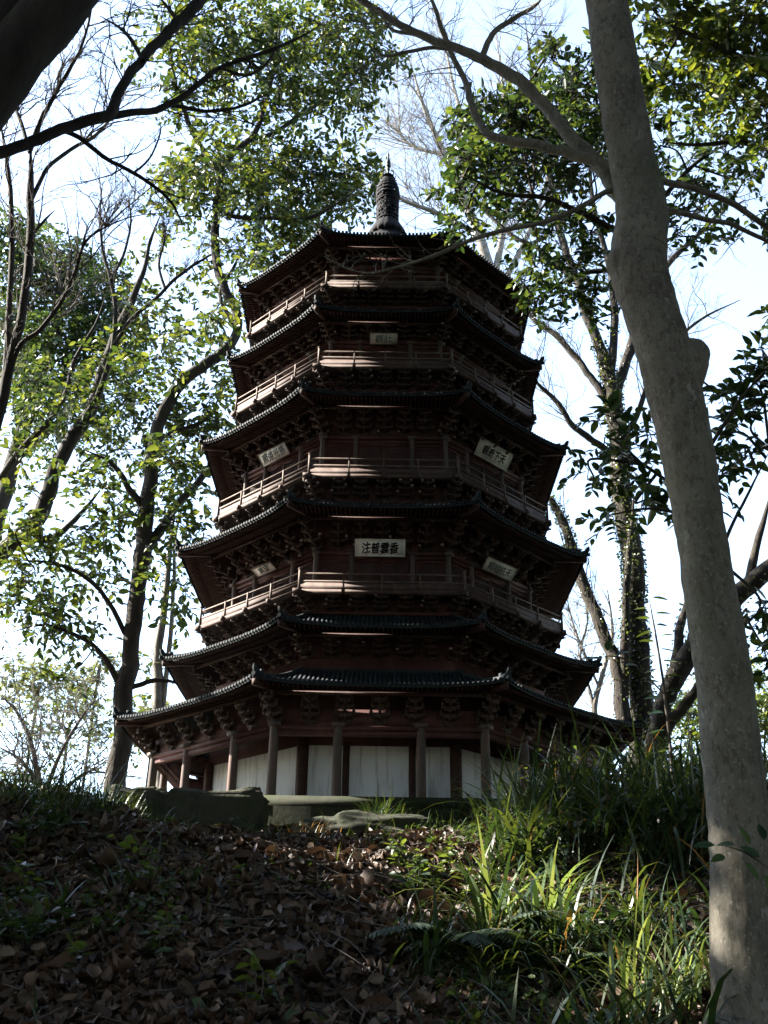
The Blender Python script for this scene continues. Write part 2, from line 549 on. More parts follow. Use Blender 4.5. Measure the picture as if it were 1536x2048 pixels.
pitch = .0345
for e, (ae, ze, ai, zi) in enumerate(EAVES):
    # tiled surface
    mb = MB()
    nu, nv = 17, 7 if e < 5 else 14
    for k in range(8):
        v = []
        for iv in range(nv):
            vv = iv / (nv - 1)
            a = ae + (ai - ae) * vv
            for iu in range(nu):
                s = -1 + 2 * iu / (nu - 1)
                v.append(roof_pt(e, k, s * T8 * a, vv))
        I = np.arange((nv - 1) * nu).reshape(nv - 1, nu)[:, :-1].ravel()
        mb.add(v, np.stack([I, I + 1, I + nu + 1, I + nu], 1))
        # drip edge
        v = []
        for iu in range(nu):
            t = (-1 + 2 * iu / (nu - 1)) * T8 * ae
            v += [roof_pt(e, k, t, 0, .001), roof_pt(e, k, t, 0, -.020) - FA[k][0] * .004]
        I = np.arange(nu - 1) * 2
        mb.add(v, np.stack([I, I + 1, I + 3, I + 2], 1))
        # tile rolls
        m = int(T8 * ae / pitch)
        ang = np.linspace(0, 2 * np.pi, 7)[:-1] + .3
        for q in range(-m, m + 1):
            t = q * pitch + rng.normal(0, .0012)
            at_ = abs(t) / T8
            ve = 1.0 if at_ <= ai else (ae - at_) / (ae - ai)
            if ve < .03:
                continue
            nseg = 5 if e < 5 else 9
            pts = np.array([roof_pt(e, k, t, ve * w, .005) for w in np.linspace(0, 1, nseg)])
            pts[0] += FA[k][0] * .012 + Z3 * rng.normal(-.001, .0012)
            n_, tg = FA[k]
            r = .0118
            vv = (pts[:, None, :] + r * (np.cos(ang)[None, :, None] * tg + np.sin(ang)[None, :, None] * Z3)).reshape(-1, 3)
            i = np.arange(6)
            j = (i + 1) % 6
            f = np.concatenate([np.stack([w * 6 + i, w * 6 + j, (w + 1) * 6 + j, (w + 1) * 6 + i], 1) for w in range(nseg - 1)])
            mb.add(vv, f)
            mb.add(vv[:6], np.arange(6)[None, ::-1])
    roof = part(mb, 'tiled_roof', MAT['tile'])
    # hip ridges with upturned tails
    for k in range(8):
        mb = MB()
        dirc = unit(corner(k, 1, 0))
        pts, hh = [], []
        for w in np.linspace(1, 0, 9):
            a = ae + (ai - ae) * w
            p = roof_pt(e, k, -T8 * a, w, .012)
            pts.append(p)
        tip = pts[-1]
        pts[-1] = tip + Z3 * .012
        pts += [tip + dirc * .018 + Z3 * .038, tip + dirc * .030 + Z3 * .066]
        wd = [.030] * 9 + [.026, .013]
        ht = [.034] * 8 + [.036, .034, .018]
        pts = np.array(pts)
        d = unit(np.gradient(pts, axis=0))
        sd = unit(np.cross(dirc, Z3))
        ver = []
        for p, q, w, h in zip(pts, d, wd, ht):
            u = unit(np.cross(sd, q))
            ver += [p - sd * w / 2 - u * h * .3, p + sd * w / 2 - u * h * .3, p + sd * w * .4 + u * h * .7, p - sd * w * .4 + u * h * .7]
        I = np.arange(len(pts) - 1)[:, None] * 4
        f = np.concatenate([I + np.array(q) for q in ([0, 1, 5, 4], [1, 2, 6, 5], [2, 3, 7, 6], [3, 0, 4, 7])])
        mb.add(ver, f)
        mb.add(ver[-4:], np.array([[0, 1, 2, 3]]))
        # ridge-end beast: small knob and drum under the tail
        c = tip + dirc * .010 - Z3 * .004
        cyl(mb, c - dirc * .02, c + dirc * .022, .016, .016, 8)
        box_axes(mb, pts[-4] + Z3 * .03, dirc * .018, sd * .008, Z3 * .018)
        rd = part(mb, 'hip_ridge', MAT['tile'], roof)
        rd.matrix_parent_inverse = Matrix.Identity(4)
    # top ridge against the wall
    if e < 5:
        mb = MB()
        oct_ring(mb, ai + .022, zi - .02, zi + .018, .03)
        part(mb, 'roof_ridge_band', MAT['tile'], roof)
    # rafters: flying tier at the edge, main tier inside, boards above
    mb = MB()
    aw = WALL_A[e] - .06
    zo, zw = under_z(e, ae - .03), under_z(e, aw)
    for k in range(8):
        L0, L1 = T8 * (ae - .03), T8 * aw
        ver = []
        for s in np.linspace(-1, 1, nu):
            up0 = .038 * abs(s) ** 3.2
            ver += [fp(k, ae - .03, s * L0, zo + .013 + up0), fp(k, aw, s * L1, zw + .013)]
        I = np.arange(nu - 1) * 2
        mb.add(ver, np.stack([I, I + 1, I + 3, I + 2], 1))
        m = int(T8 * ae / pitch)
        for q in range(-m, m + 1):
            t = (q + .5) * pitch
            lift = lambda a: .038 * min(1, abs(t) / (T8 * a)) ** 3.2
            for a0, a1, dz, wd in ((ae - .022, ae - .17, 0, .0125), (ae - .12, aw, -.018, .0145)):
                ab = max(a1, abs(t) / T8)
                if ab > a0 - .02:
                    continue
                l0 = lift(a0)
                beam(mb, fp(k, a0, t, under_z(e, a0) + dz + l0), fp(k, ab, t, under_z(e, ab) + dz + l0 * .5), wd, wd * 1.1)
        c0, c1 = corner(k, ae - .0, under_z(e, ae) + .03), corner(k, aw, under_z(e, aw) - .03)
        beam(mb, c0 + unit(corner(k, 1, 0)) * .02, c1, .034, .045)
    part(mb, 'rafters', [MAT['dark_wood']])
    # eave purlin carried by the brackets
    mb = MB()
    pa = WALL_A[e] + (ae - WALL_A[e]) * .48
    oct_ring(mb, pa, under_z(e, pa) - .052, under_z(e, pa) - .028, .024)
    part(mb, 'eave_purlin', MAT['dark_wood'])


# bracket sets -------------------------------------------------------------
def bracket_mesh(out, high, chips):
    """one stepped bracket set: local x along the wall, -y outward, z up; 0 at the lintel top"""
    mb = MB()
    X, O = np.array([1.0, 0, 0]), np.array([0, -1.0, 0])
    steps = 3
    box_axes(mb, Z3 * high * .07, X * .019, O * .019, Z3 * high * .07)
    for i in range(steps + 1):
        o = O * out * i / steps
        z = high * (.16 + .8 * i / (steps + .6))
        th = high * .085
        lx = (.050, .062, .054, .044)[i]
        # curved transverse arm: centre bar and raised ends
        box_axes(mb, o + Z3 * z, X * lx * .8, O * .0075, Z3 * th)
        for s in (-1, 1):
            box_axes(mb, o + X * s * lx + Z3 * (z + th * .6), X * lx * .22, O * .0075, Z3 * th * .8)
            box_axes(mb, o + X * s * lx + Z3 * (z + th * 2.1), X * .0105, O * .0105, Z3 * th * .55, 1 if rng.random() < chips else 0)
        box_axes(mb, o + Z3 * (z + th * 2.1), X * .011, O * .011, Z3 * th * .6, 1 if rng.random() < chips * .5 else 0)
        if i:
            box_axes(mb, O * out * (i - .45) / steps / 1.0 * .98 + Z3 * (z - high * .09), X * .009, O * (out / steps) * .72, Z3 * th)
            beam(mb, O * (out * i / steps + .004) + Z3 * (z - high * .05), O * (out * i / steps + .032) + Z3 * (z - high * .13), .014, high * .10)
    return mb


tiers = []
for e in range(6):
    base = TOPS[e]
    wa = WALL_A[e] + (.0 if e != 1 else 0)
    pa = wa + (EAVES[e][0] - wa) * .44
    tiers.append((wa, base, pa - wa, under_z(e, pa) - .05 - base, 5))
for (ra, fb, mr, tr, wa, ct, bz) in STOREYS:
    ba = {1.544: 1.36, 1.481: 1.32, 1.408: 1.235, 1.336: 1.165}[ra]
    tiers.append((ba, bz + .012, ra - ba - .02, fb - bz - .014, 5))

n_single, rest = 0, MB()
for ti, (wa, z0, out, high, per) in enumerate(tiers):
    variants = [bracket_mesh(out, high, c) for c in (.0, .05, .16)]
    meshes = []
    spots = []
    for k in range(8):
        L = T8 * wa
        for q in range(per):
            t = (-1 + 2 * (q + 1) / (per + 1)) * L
            spots.append((k, fp(k, wa, t, z0), FA[k][0], False))
        spots.append((k, corner(k, wa, z0), unit(corner(k, 1, 0)), True))
    for (k, p, n, is_corner) in spots:
        vi = int(rng.integers(0, 3))
        vm = variants[vi]
        front = (k == 0) or (k == 7 and is_corner) or (k == 1 and not is_corner and ti < 6)
        s = 1.15 if is_corner else 1.0
        R = np.stack([np.array([-n[1], n[0], 0]), -n, Z3], 1)
        if front and n_single < 100:
            if not meshes or len(meshes) <= vi or meshes[vi] is None:
                while len(meshes) <= vi:
                    meshes.append(None)
                me_o = vm.build('bracket_set', [MAT['bracket'], MAT['chip']])
                meshes[vi] = me_o.data
                o = me_o
            else:
                o = bpy.data.objects.new('bracket_set', meshes[vi])
                C.objects.link(o)
            o.parent = pagoda
            ang = math.atan2(-n[0], n[1]) + math.pi
            o.location = (p[0], p[1], p[2] + .3)
            o.rotation_euler = (0, 0, ang)
            o.scale = (1, s, 1)
            n_single += 1
        else:
            S = np.array([1, s, 1])
            for v, l, c, mi in ((np.concatenate(vm.v), None, None, None),):
                rest.v.append(((v * S) @ R.T + p).astype(np.float32))
                for l_, c_, m_ in zip(vm.l, vm.c, vm.mi):
                    rest.l.append(l_ + rest.n)
                    rest.c.append(c_)
                    rest.mi.append(m_)
                rest.n += len(v)
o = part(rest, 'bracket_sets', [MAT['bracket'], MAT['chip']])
o['kind'] = 'stuff'

# ground floor ---------------------------------------------------------------
mb = MB()
oct_prism(mb, 1.95, -.34, 1.95, -.035)
oct_ring(mb, 1.965, -.10, -.034, .05)
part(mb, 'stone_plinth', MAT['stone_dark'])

mb = MB()
oct_prism(mb, 1.36, -.03, 1.36, .62)
part(mb, 'plastered_wall', MAT['plaster'])
mb = MB()
oct_prism(mb, 1.345, .5, 1.345, 1.5)
part(mb, 'upper_wall', MAT['red_wood'])
mb = MB()
oct_ring(mb, 1.80, .412, .444, .05)
oct_ring(mb, 1.812, .452, .478, .075)
oct_ring(mb, 1.789, .478, .60, .02)
part(mb, 'lintel', MAT['red_wood'])
mb = MB()
oct_ring(mb, 1.378, .44, .62, .03)
oct_ring(mb, 1.372, .62, 1.1, .02)
part(mb, 'wall_beam', MAT['red_wood'])
for k in range(8):
    for t in (-1, -.42, .42):
        for ring in (0, 1):
            mb = MB()
            if ring == 0:
                a, r = 1.785, .0335
                p = fp(k, a, t * T8 * a if t == -1 else math.copysign(.292, t), 0)
                cyl(mb, p + Z3 * -.032, p + Z3 * .470, r * 1.06, r * .94, 18)
                cyl(mb, p + Z3 * -.034, p + Z3 * -.016, r * 1.5, r * 1.35, 18)
                box_axes(mb, p + Z3 * .486, FA[k][1] * .045, FA[k][0] * .045, Z3 * .014)
                part(mb, 'column', MAT['column'], smooth=False)
            else:
                a = 1.362
                p = fp(k, a, t * T8 * a if t == -1 else math.copysign(.243, t), 0)
                r = .044 if t == -1 else .026
                cyl(mb, p + Z3 * -.032, p + Z3 * .46, r, r, 12)
                part(mb, 'wall_post', MAT['dark_wood'])

# balcony storeys --------------------------------------------------------------
def panel(mb, k, a, t0, t1, z0, z1, leafs=1):
    """framed lattice panel proud of the wall: stiles, rails, thin slats (mat 0 frame, mat 1 lattice)"""
    n, tg = FA[k]
    fw = .011
    W = (t1 - t0) / leafs
    for q in range(leafs):
        a0, a1 = t0 + q * W + .0015, t0 + (q + 1) * W - .0015
        for (u0, u1, w0, w1) in ((a0, a0 + fw, z0, z1), (a1 - fw, a1, z0, z1), (a0 + fw, a1 - fw, z0, z0 + fw), (a0 + fw, a1 - fw, z1 - fw, z1),
                                 (a0 + fw, a1 - fw, z0 + (z1 - z0) * .36, z0 + (z1 - z0) * .36 + fw)):
            box_axes(mb, fp(k, a + .006, (u0 + u1) / 2, (w0 + w1) / 2), tg * (u1 - u0) / 2, n * .006, Z3 * (w1 - w0) / 2)
        zl0, zl1 = z0 + (z1 - z0) * .36 + fw, z1 - fw
        box_axes(mb, fp(k, a + .001, (a0 + a1) / 2, (z0 + zl0) / 2), tg * (W / 2 - fw - .0015), n * .0015, Z3 * ((zl0 - z0) / 2 - fw))
        m = max(3, int((W - 2 * fw) / .013))
        for i in range(1, m):
            t = a0 + fw + (a1 - a0 - 2 * fw) * i / m
            box_axes(mb, fp(k, a + .003, t, (zl0 + zl1) / 2), tg * .0016, n * .002, Z3 * (zl1 - zl0) / 2, 1)
        for i in range(1, 6):
            z = zl0 + (zl1 - zl0) * i / 6
            box_axes(mb, fp(k, a + .0045, (a0 + a1) / 2, z), tg * (W / 2 - fw - .002), n * .0012, Z3 * .0016, 1)


post_n = 0
for si, (ra, fb, mr, tr, wa, ct, bz) in enumerate(STOREYS):
    ztop = EAVES[si + 2][3] if si < 3 else EAVES[5][1] + .16
    ba = {1.544: 1.36, 1.481: 1.32, 1.408: 1.235, 1.336: 1.165}[ra]
    dk = fb + .052
    # drum behind the lower brackets and its base moulding
    mb = MB()
    oct_prism(mb, ba - .012, bz - .10, ba - .012, fb + .02)
    oct_ring(mb, ba + .03, bz - .012, bz + .012, .05)
    part(mb, 'bracket_wall', MAT['red_wood'])
    # deck
    mb = MB()
    oct_ring(mb, ra, fb + .034, fb + .088, .018)
    oct_ring(mb, ra + .012, fb, fb + .030, .045)
    oct_prism(mb, ra - .019, fb + .036, ra - .019, dk)
    for k in range(8):
        n, tg = FA[k]
        for q in range(3):
            t = (-1 + 2 * (q + 1) / 4) * T8 * ra * .93
            box_axes(mb, fp(k, ra + .005, t, fb + .014), tg * .014, n * .03, Z3 * .0165)
        dc = unit(corner(k, 1, 0))
        sd = np.cross(dc, Z3)
        for sgn in (-1, 1):
            tq = FA[k][1] if sgn < 0 else -FA[(k - 1) % 8][1]
            c = corner(k, ra + .004, fb + .014) - tq * .012
            box_axes(mb, c, tq * .035, np.cross(tq, Z3) * .018, Z3 * .018)
    deck = part(mb, 'balcony', MAT['brown_wood'])
    deck.matrix_parent_inverse = Matrix.Translation((0, 0, .3))
    # railing: each face's rails, each post
    for k in range(8):
        mb = MB()
        rr = ra - .004
        for z, w, h in ((mr, .013, .013), (tr, .010, .009)):
            beam(mb, corner(k, rr, z), corner((k + 1) % 8, rr, z), w, h)
        rail = part(mb, 'railing', MAT['rail'], deck)
        rear = k in (3, 4, 5)
        for q in range(4):
            if rear and q:
                continue
            mb = MB()
            t = (-1 + 2 * q / 4) * T8 * rr * (1 if q == 0 else .93)
            p = fp(k, rr + .004, t, 0)
            n, tg = FA[k]
            if q == 0:
                n = unit(corner(k, 1, 0))
                tg = np.cross(Z3, n)
            s = .0085 if q == 0 else .0065
            zt = tr + (.032 if q == 0 else .004)
            box_axes(mb, p + Z3 * (fb + .03 + zt) / 2, tg * s, n * s, Z3 * (zt - fb - .03) / 2)
            if q == 0:
                box_axes(mb, p + Z3 * (zt + .004), tg * s * 1.3, n * s * 1.3, Z3 * .004)
            part(mb, 'railing_post', MAT['rail'], deck)
    # wall body
    mb = MB()
    oct_prism(mb, wa - .016, fb + .04, wa - .016, ztop - .01)
    wall = part(mb, 'storey_wall', MAT['red_wood'])
    mb = MB()
    oct_ring(mb, wa + .004, ct - .03, ct - .004, .03)
    oct_ring(mb, wa + .022, ct + .004, ct + .028, .06)
    oct_ring(mb, wa - .003, ct + .028, ct + .15, .02)
    part(mb, 'lintel', MAT['red_wood'])
    for k in range(8):
        L = T8 * wa
        tc = L * .46
        if k in (0, 1, 2, 6, 7):
            mb = MB()
            panel(mb, k, wa - .016, -tc + .026, tc - .026, dk, ct - .045, 2)
            box_axes(mb, fp(k, wa - .010, 0, ct - .038), FA[k][1] * (tc - .02), FA[k][0] * .008, Z3 * .006)
            part(mb, 'door', [MAT['red_wood'], MAT['lattice']], wall).matrix_parent_inverse = Matrix.Identity(4)
            for s in (-1, 1):
                mb = MB()
                x0, x1 = sorted((s * (tc + .028), s * (L - .032)))
                panel(mb, k, wa - .016, x0, x1, dk, ct - .05, 1)
                part(mb, 'window', [MAT['red_wood'], MAT['lattice']], wall).matrix_parent_inverse = Matrix.Identity(4)
        for t in ((-L, -tc, tc) if k in (0, 1, 7) else (-L,)):
            mb = MB()
            p = fp(k, wa, t, 0)
            r = .023 - .001 * si
            cyl(mb, p + Z3 * dk, p + Z3 * ct, r * 1.03, r * .95, 14)
            box_axes(mb, p + Z3 * (ct + .014), FA[k][1] * .036, FA[k][0] * .036, Z3 * .012)
            part(mb, 'column', MAT['column'])

# the mezzanine wall under the second eave and the spire -----------------------
mb = MB()
for k in range(16):
    a = k * math.pi / 8
    d = np.array([math.cos(a), math.sin(a), 0])
    s = np.array([-d[1], d[0], 0])
    pts = [d * r + Z3 * z for r, z in ((.10, 6.60), (.125, 6.56), (.155, 6.50), (.19, 6.43), (.215, 6.36), (.19, 6.33))]
    ver = []
    for p, w in zip(pts, (.018, .028, .037, .042, .036, .02)):
        ver += [p - s * w, p + d * .016, p + s * w]
    I = np.arange(5)[:, None] * 3
    mb.add(ver, np.concatenate([I + np.array([0, 1, 4, 3]), I + np.array([1, 2, 5, 4])]))
lathe(mb, [(.0, 6.60), (.11, 6.60), (.17, 6.44), (.22, 6.30), (.24, 6.24), (.26, 6.24), (.26, 6.05), (0, 6.05)], 16)
spire = part(mb, 'spire', MAT['iron'])
SPI = Matrix.Identity(4)


def spart(mb, name, mat):
    return part(mb, name, mat, spire)


def hoop(mb, r, z, h, th, n=28):
    lathe(mb, [(r - th, z - h / 2), (r, z - h / 2), (r, z + h / 2), (r - th, z + h / 2), (r - th, z - h / 2)], n)


mb = MB()
for z, r in ((6.60, .128), (6.655, .126), (6.71, .124), (6.765, .124), (6.82, .126), (6.875, .130)):
    hoop(mb, r, z, .022, .012)
for k in range(20):
    a = k * math.pi / 10
    p = np.array([math.cos(a), math.sin(a), 0]) * .121
    cyl(mb, p + Z3 * 6.60, p + Z3 * 6.88, .0065, .0065, 5)
lathe(mb, [(.0, 6.90), (.085, 6.89), (.09, 6.60), (0, 6.60)], 16)
for z in (6.63, 6.685, 6.74, 6.80, 6.85):
    for k in range(20):
        a = (k + .5) * math.pi / 10
        p = np.array([math.cos(a), math.sin(a), 0]) * .121 + Z3 * z
        if rng.random() < .62:
            box_axes(mb, p, np.array([-math.sin(a), math.cos(a), 0]) * .014, np.array([math.cos(a), math.sin(a), 0]) * .003, Z3 * .022)
spart(mb, 'openwork_drum', MAT['iron'])
mb = MB()
for z, r in ((6.905, .130), (6.96, .136), (7.01, .135), (7.065, .128), (7.115, .113), (7.16, .093), (7.20, .072)):
    hoop(mb, r, z, .030, .010)
for k in range(16):
    a = k * math.pi / 8
    d = np.array([math.cos(a), math.sin(a), 0])
    pr = [(.124, 6.90), (.130, 6.96), (.129, 7.01), (.122, 7.065), (.107, 7.115), (.087, 7.16), (.066, 7.20)]
    for (r0, z0), (r1, z1) in zip(pr[:-1], pr[1:]):
        cyl(mb, d * r0 + Z3 * z0, d * r1 + Z3 * z1, .006, .006, 5, False)
    if k % 2:
        for (r0, z0) in pr[1:5]:
            box_axes(mb, d * r0 + Z3 * (z0 - .026), np.cross(Z3, d) * .016, d * .003, Z3 * .02)
lathe(mb, [(.02, 7.25), (.05, 7.18), (.07, 7.08), (.085, 6.9), (0, 6.9)], 12)
spart(mb, 'ringed_dome', MAT['iron'])
mb = MB()
lathe(mb, [(.012, 7.31), (.03, 7.295), (.062, 7.27), (.07, 7.255), (.04, 7.245), (.0, 7.235)], 16)
for k in range(8):
    a = k * math.pi / 4
    d = np.array([math.cos(a), math.sin(a), 0])
    beam(mb, d * .05 + Z3 * 7.262, d * .082 + Z3 * 7.235, .014, .012)
    beam(mb, d * .08 + Z3 * 7.24, d * .086 + Z3 * 7.275, .012, .008, up=d)
spart(mb, 'spire_canopy', MAT['iron'])
mb = MB()
lathe(mb, [(r * 1.35, z) for r, z in ((0, 7.66), (.005, 7.63), (.010, 7.59), (.007, 7.565), (.010, 7.55), (.018, 7.50), (.021, 7.455), (.012, 7.44), (.024, 7.43), (.024, 7.418), (.010, 7.40),
           (.016, 7.38), (.016, 7.365), (.009, 7.345), (.012, 7.31), (.026, 7.29), (0, 7.28))], 12)
spart(mb, 'finial', MAT['verdigris'])
for o in spire.children:
    o.matrix_parent_inverse = Matrix.Identity(4)

# plaques ------------------------------------------------------------------
def plaque(k, quad, wall_a, text, label, board, ink, framed, size=.62, wide=.74, holes=()):
    n, tg = FA[k]
    tl, tr_, br, bl = quad
    B = (on_plane(*bl, n, wall_a + .045) + on_plane(*br, n, wall_a + .045)) / 2
    Tm = (on_plane(*tl, n, wall_a + .12) + on_plane(*tr_, n, wall_a + .12)) / 2
    wid = (np.linalg.norm(on_plane(*bl, n, wall_a + .045) - on_plane(*br, n, wall_a + .045)) + np.linalg.norm(on_plane(*tl, n, wall_a + .12) - on_plane(*tr_, n, wall_a + .12))) / 2
    shift = np.dot(B + Tm, tg) / 2
    u = Tm - B
    u = u - tg * np.dot(u, tg)
    h = np.linalg.norm(u)
    u /= h
    nn = np.cross(tg, u)
    c = tg * shift + (B + Tm) / 2 - tg * np.dot((B + Tm) / 2, tg)
    e = empty('plaque', c - u * h / 2, label, 'plaque', 'white calligraphy plaques hung under the eaves')
    W, H = wid / 2, h / 2
    def put(mb, name, mat):
        o = mb.build(name, mat)
        o.parent = e
        o.matrix_parent_inverse = Matrix.Translation(-Vector(c - u * h / 2))
        return o
    mb = MB()
    box_axes(mb, c, tg * W, nn * .006, u * H)
    put(mb, 'board', MAT[board])
    mb = MB()
    fw = .008
    wr = fw if framed else fw * .6
    for s in (-1, 1):
        box_axes(mb, c + u * s * (H + wr * .5) + nn * .003, tg * (W + wr), nn * .010, u * wr * .5)
        box_axes(mb, c + tg * s * (W + wr * .5) + nn * .003, tg * wr * .5, nn * .010, u * H)
    put(mb, 'frame', MAT[framed or 'brown_wood'])
    # hanger behind
    mb = MB()
    for s in (-.6, .6):
        beam(mb, c + tg * W * s + u * H * .5 - nn * .006, c + tg * W * s - n * .12 + Z3 * .01, .008, .008)
    put(mb, 'hanger', MAT['dark_wood'])
    cu = bpy.data.curves.new('lettering', 'FONT')
    cu.body = text
    cu.align_x, cu.align_y = 'CENTER', 'CENTER'
    to = bpy.data.objects.new('lettering_source', cu)
    C.objects.link(to)
    dg = bpy.context.evaluated_depsgraph_get()
    me = bpy.data.meshes.new_from_object(to.evaluated_get(dg))
    bpy.data.objects.remove(to)
    me.name = 'lettering'
    co = np.zeros(len(me.vertices) * 3, np.float32)
    me.vertices.foreach_get('co', co)
    co = co.reshape(-1, 3).astype(float)
    mn, mx = co.min(0), co.max(0)
    co[:, :2] -= (mn + mx)[:2] / 2
    sx, sy = wid * wide / (mx - mn)[0], h * size / (mx - mn)[1]
    x, y = co[:, 0].copy(), co[:, 1].copy()
    # brush feeling: rising strokes, slight wander
    y2 = y + .12 * (x - np.floor(x) - .5) + .02 * np.sin(x * 5.1 + y * 3)
    x2 = x + .02 * np.sin(y * 6 + x) + .05 * y
    w = c + tg * (x2 * sx)[:, None] + u * (y2 * sy)[:, None] + nn * .0075
    # thicken to brush weight: the glyph outlines laid over themselves with small shifts
    fl = [list(p.vertices) for p in me.polygons]
    bpy.data.meshes.remove(me)
    vs, fs = [], []
    wt = .030 if ink == 'ink' else .020
    for q, (ox, oy) in enumerate(((0, 0), (1, .3), (-1, -.3), (.5, -1), (-.5, 1))):
        base = q * len(w)
        vs += list(w - (c - u * h / 2) + tg * (ox * wt * sx) + u * (oy * wt * sy) + nn * (.0003 * q))
        fs += [[i + base for i in f] for f in fl]
    me = bpy.data.meshes.new('lettering')
    me.from_pydata([tuple(map(float, v)) for v in vs], [], fs)
    me.materials.append(MAT[ink])
    me.update()
    o = bpy.data.objects.new('lettering', me)
    C.objects.link(o)
    o.parent = e
    for (hx, hy, hr) in holes:
        mb = MB()
        p = c + tg * hx * W + u * hy * H + nn * .0068
        t = np.linspace(0, 2 * np.pi, 9)[:-1]
        rr = hr * H * (1 + .3 * rng.normal(size=8))
        mb.add(p + np.outer(np.cos(t) * rr, tg) + np.outer(np.sin(t) * rr, u), np.arange(8)[None, :])
        put(mb, 'flaked_patch', MAT['ink'])
    return e


plaque(0, ((712, 1079), (809, 1081), (808, 1111), (712, 1110)), 1.287, '注普雲香', 'white plaque with four bold black characters, level above the door at front centre', 'board', 'ink', 'board', .72, .76, ((.0, .88, .06), (-.56, -.92, .07), (.02, -.93, .06)))
plaque(1, ((506, 1137), (544.5, 1120.5), (551, 1138), (512, 1155)), 1.287, '嵩望', 'small broken-edged white plaque with mostly vanished faint characters, above a half-open door', 'board', 'ink_faded', '', .66, .5, ((.35, .8, .26), (.52, .55, .16), (.62, .7, .12), (-.1, .9, .14)))
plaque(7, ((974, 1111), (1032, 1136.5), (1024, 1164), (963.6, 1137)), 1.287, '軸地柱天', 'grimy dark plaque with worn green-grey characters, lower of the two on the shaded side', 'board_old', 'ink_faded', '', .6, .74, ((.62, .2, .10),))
plaque(1, ((516, 911), (570, 882), (581, 905.5), (527, 935)), 1.264, '照遠光慈', 'weathered white plaque with four faded blue-grey characters and a yellowed lower corner', 'board', 'ink_faded', '', .74, .8)
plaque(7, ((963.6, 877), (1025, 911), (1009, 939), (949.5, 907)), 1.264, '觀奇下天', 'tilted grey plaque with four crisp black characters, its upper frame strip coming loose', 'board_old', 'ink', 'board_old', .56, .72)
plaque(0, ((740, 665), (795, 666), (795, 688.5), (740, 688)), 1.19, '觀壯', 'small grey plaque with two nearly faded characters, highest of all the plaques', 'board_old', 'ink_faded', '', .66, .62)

# ------------------------------------------------------------------ light and air
SUN_AZ, SUN_EL = math.radians(77), math.radians(36)          # azimuth to the left of the viewing direction
SUND = np.array([-math.sin(SUN_AZ) * math.cos(SUN_EL), math.cos(SUN_AZ) * math.cos(SUN_EL), math.sin(SUN_EL)])
w = bpy.data.worlds.new('World')
SC.world = w
w.use_nodes = True
nt = w.node_tree
nt.nodes.clear()
wo = nt.nodes.new('ShaderNodeOutputWorld')
bg = nt.nodes.new('ShaderNodeBackground')
sky = nt.nodes.new('ShaderNodeTexSky')
sky.sky_type = 'NISHITA'
sky.sun_disc = False
sky.sun_elevation = SUN_EL
sky.sun_rotation = -SUN_AZ
sky.air_density = 1.0
sky.dust_density = .5
sky.ozone_density = 1.0
bg.inputs['Strength'].default_value = 0.10
haze_mix = nt.nodes.new('ShaderNodeMix')
haze_mix.data_type = 'RGBA'
haze_mix.blend_type = 'ADD'
haze_mix.inputs[0].default_value = 1.0
haze_mix.inputs[7].default_value = (.30, .22, .08, 1)      # thin bright veil of winter haze over the blue
nt.links.new(sky.outputs[0], haze_mix.inputs[6])
nt.links.new(haze_mix.outputs[2], bg.inputs[0])
nt.links.new(bg.outputs[0], wo.inputs[0])
sd = bpy.data.lights.new('sun', 'SUN')
sd.energy = 5.0
sd.angle = math.radians(.5)
sd.color = (1.0, .93, .82)
so = bpy.data.objects.new('sun', sd)
C.objects.link(so)
so.rotation_euler = Vector(SUND).to_track_quat('Z', 'Y').to_euler()
so.location = (-20, 5, 20)
SC.view_settings.view_transform = 'Standard'
SC.view_settings.look = 'None'
SC.view_settings.exposure = 2.9
SC.view_settings.gamma = 1.0
SC.cycles.max_bounces = 8
SC.cycles.diffuse_bounces = 4
SC.cycles.use_denoising = True

# ------------------------------------------------------------------ ground
GY = np.array([-400, -60, -12, -9, -6.5, -5.4, -4.4, -3.4, -2.8, -2.3, -1.5, 2.5, 5, 9, 20, 60, 400.])
GZ = np.array([-60, -18, -3.9, -2.95, -1.9, -1.36, -.92, -.50, -.33, -.27, -.27, -.33, -.9, -2.6, -7, -16, -40.])
_sins = [(rng.normal(0, 1, 2) * s, rng.random() * 6.28, .075 / (s ** 1.05)) for s in (1.0, 1.6, 2.6, 4.0, 6.5, 10.0) for _ in range(3)]


def ground_z(x, y):
    x, y = np.asarray(x, float), np.asarray(y, float)
    z = np.interp(y, GY, GZ)
    zz = sum(np.interp(y + o, GY, GZ) for o in (-.25, -.12, .12, .25)) / 4
    z = (z + 2 * zz) / 3
    sm = lambda t: np.clip(t, 0, 1) ** 2 * (3 - 2 * np.clip(t, 0, 1))
    win = sm((y + 7) / 2.0) * sm((0.5 - y) / 2.0)
    z = z + win * (.20 * sm((x - .35) / 1.5) + .10 * sm((-x - 1.2) / 1.3))
    bump = sum(a * np.sin(k[0] * x + k[1] * y + p) for k, p, a in _sins)
    near = np.clip(1 - (np.hypot(x, y + 2) - 7) / 6, .0, 1)
    # keep level ground under the plinth
    flat = sm((np.hypot(x, y) - 2.0) / .5)
    far = np.clip((np.hypot(x, y) - 8) / 30, 0, 1)
    return z + bump * near * flat * .55 + far * 1.2 * np.sin(x * .13 + 1) * np.cos(y * .11)


def gn(x, y):
    e = .03
    gx = (ground_z(x + e, y) - ground_z(x - e, y)) / (2 * e)
    gy = (ground_z(x, y + e) - ground_z(x, y - e)) / (2 * e)
    return unit(np.stack([-gx, -gy, np.ones_like(gx)], -1))


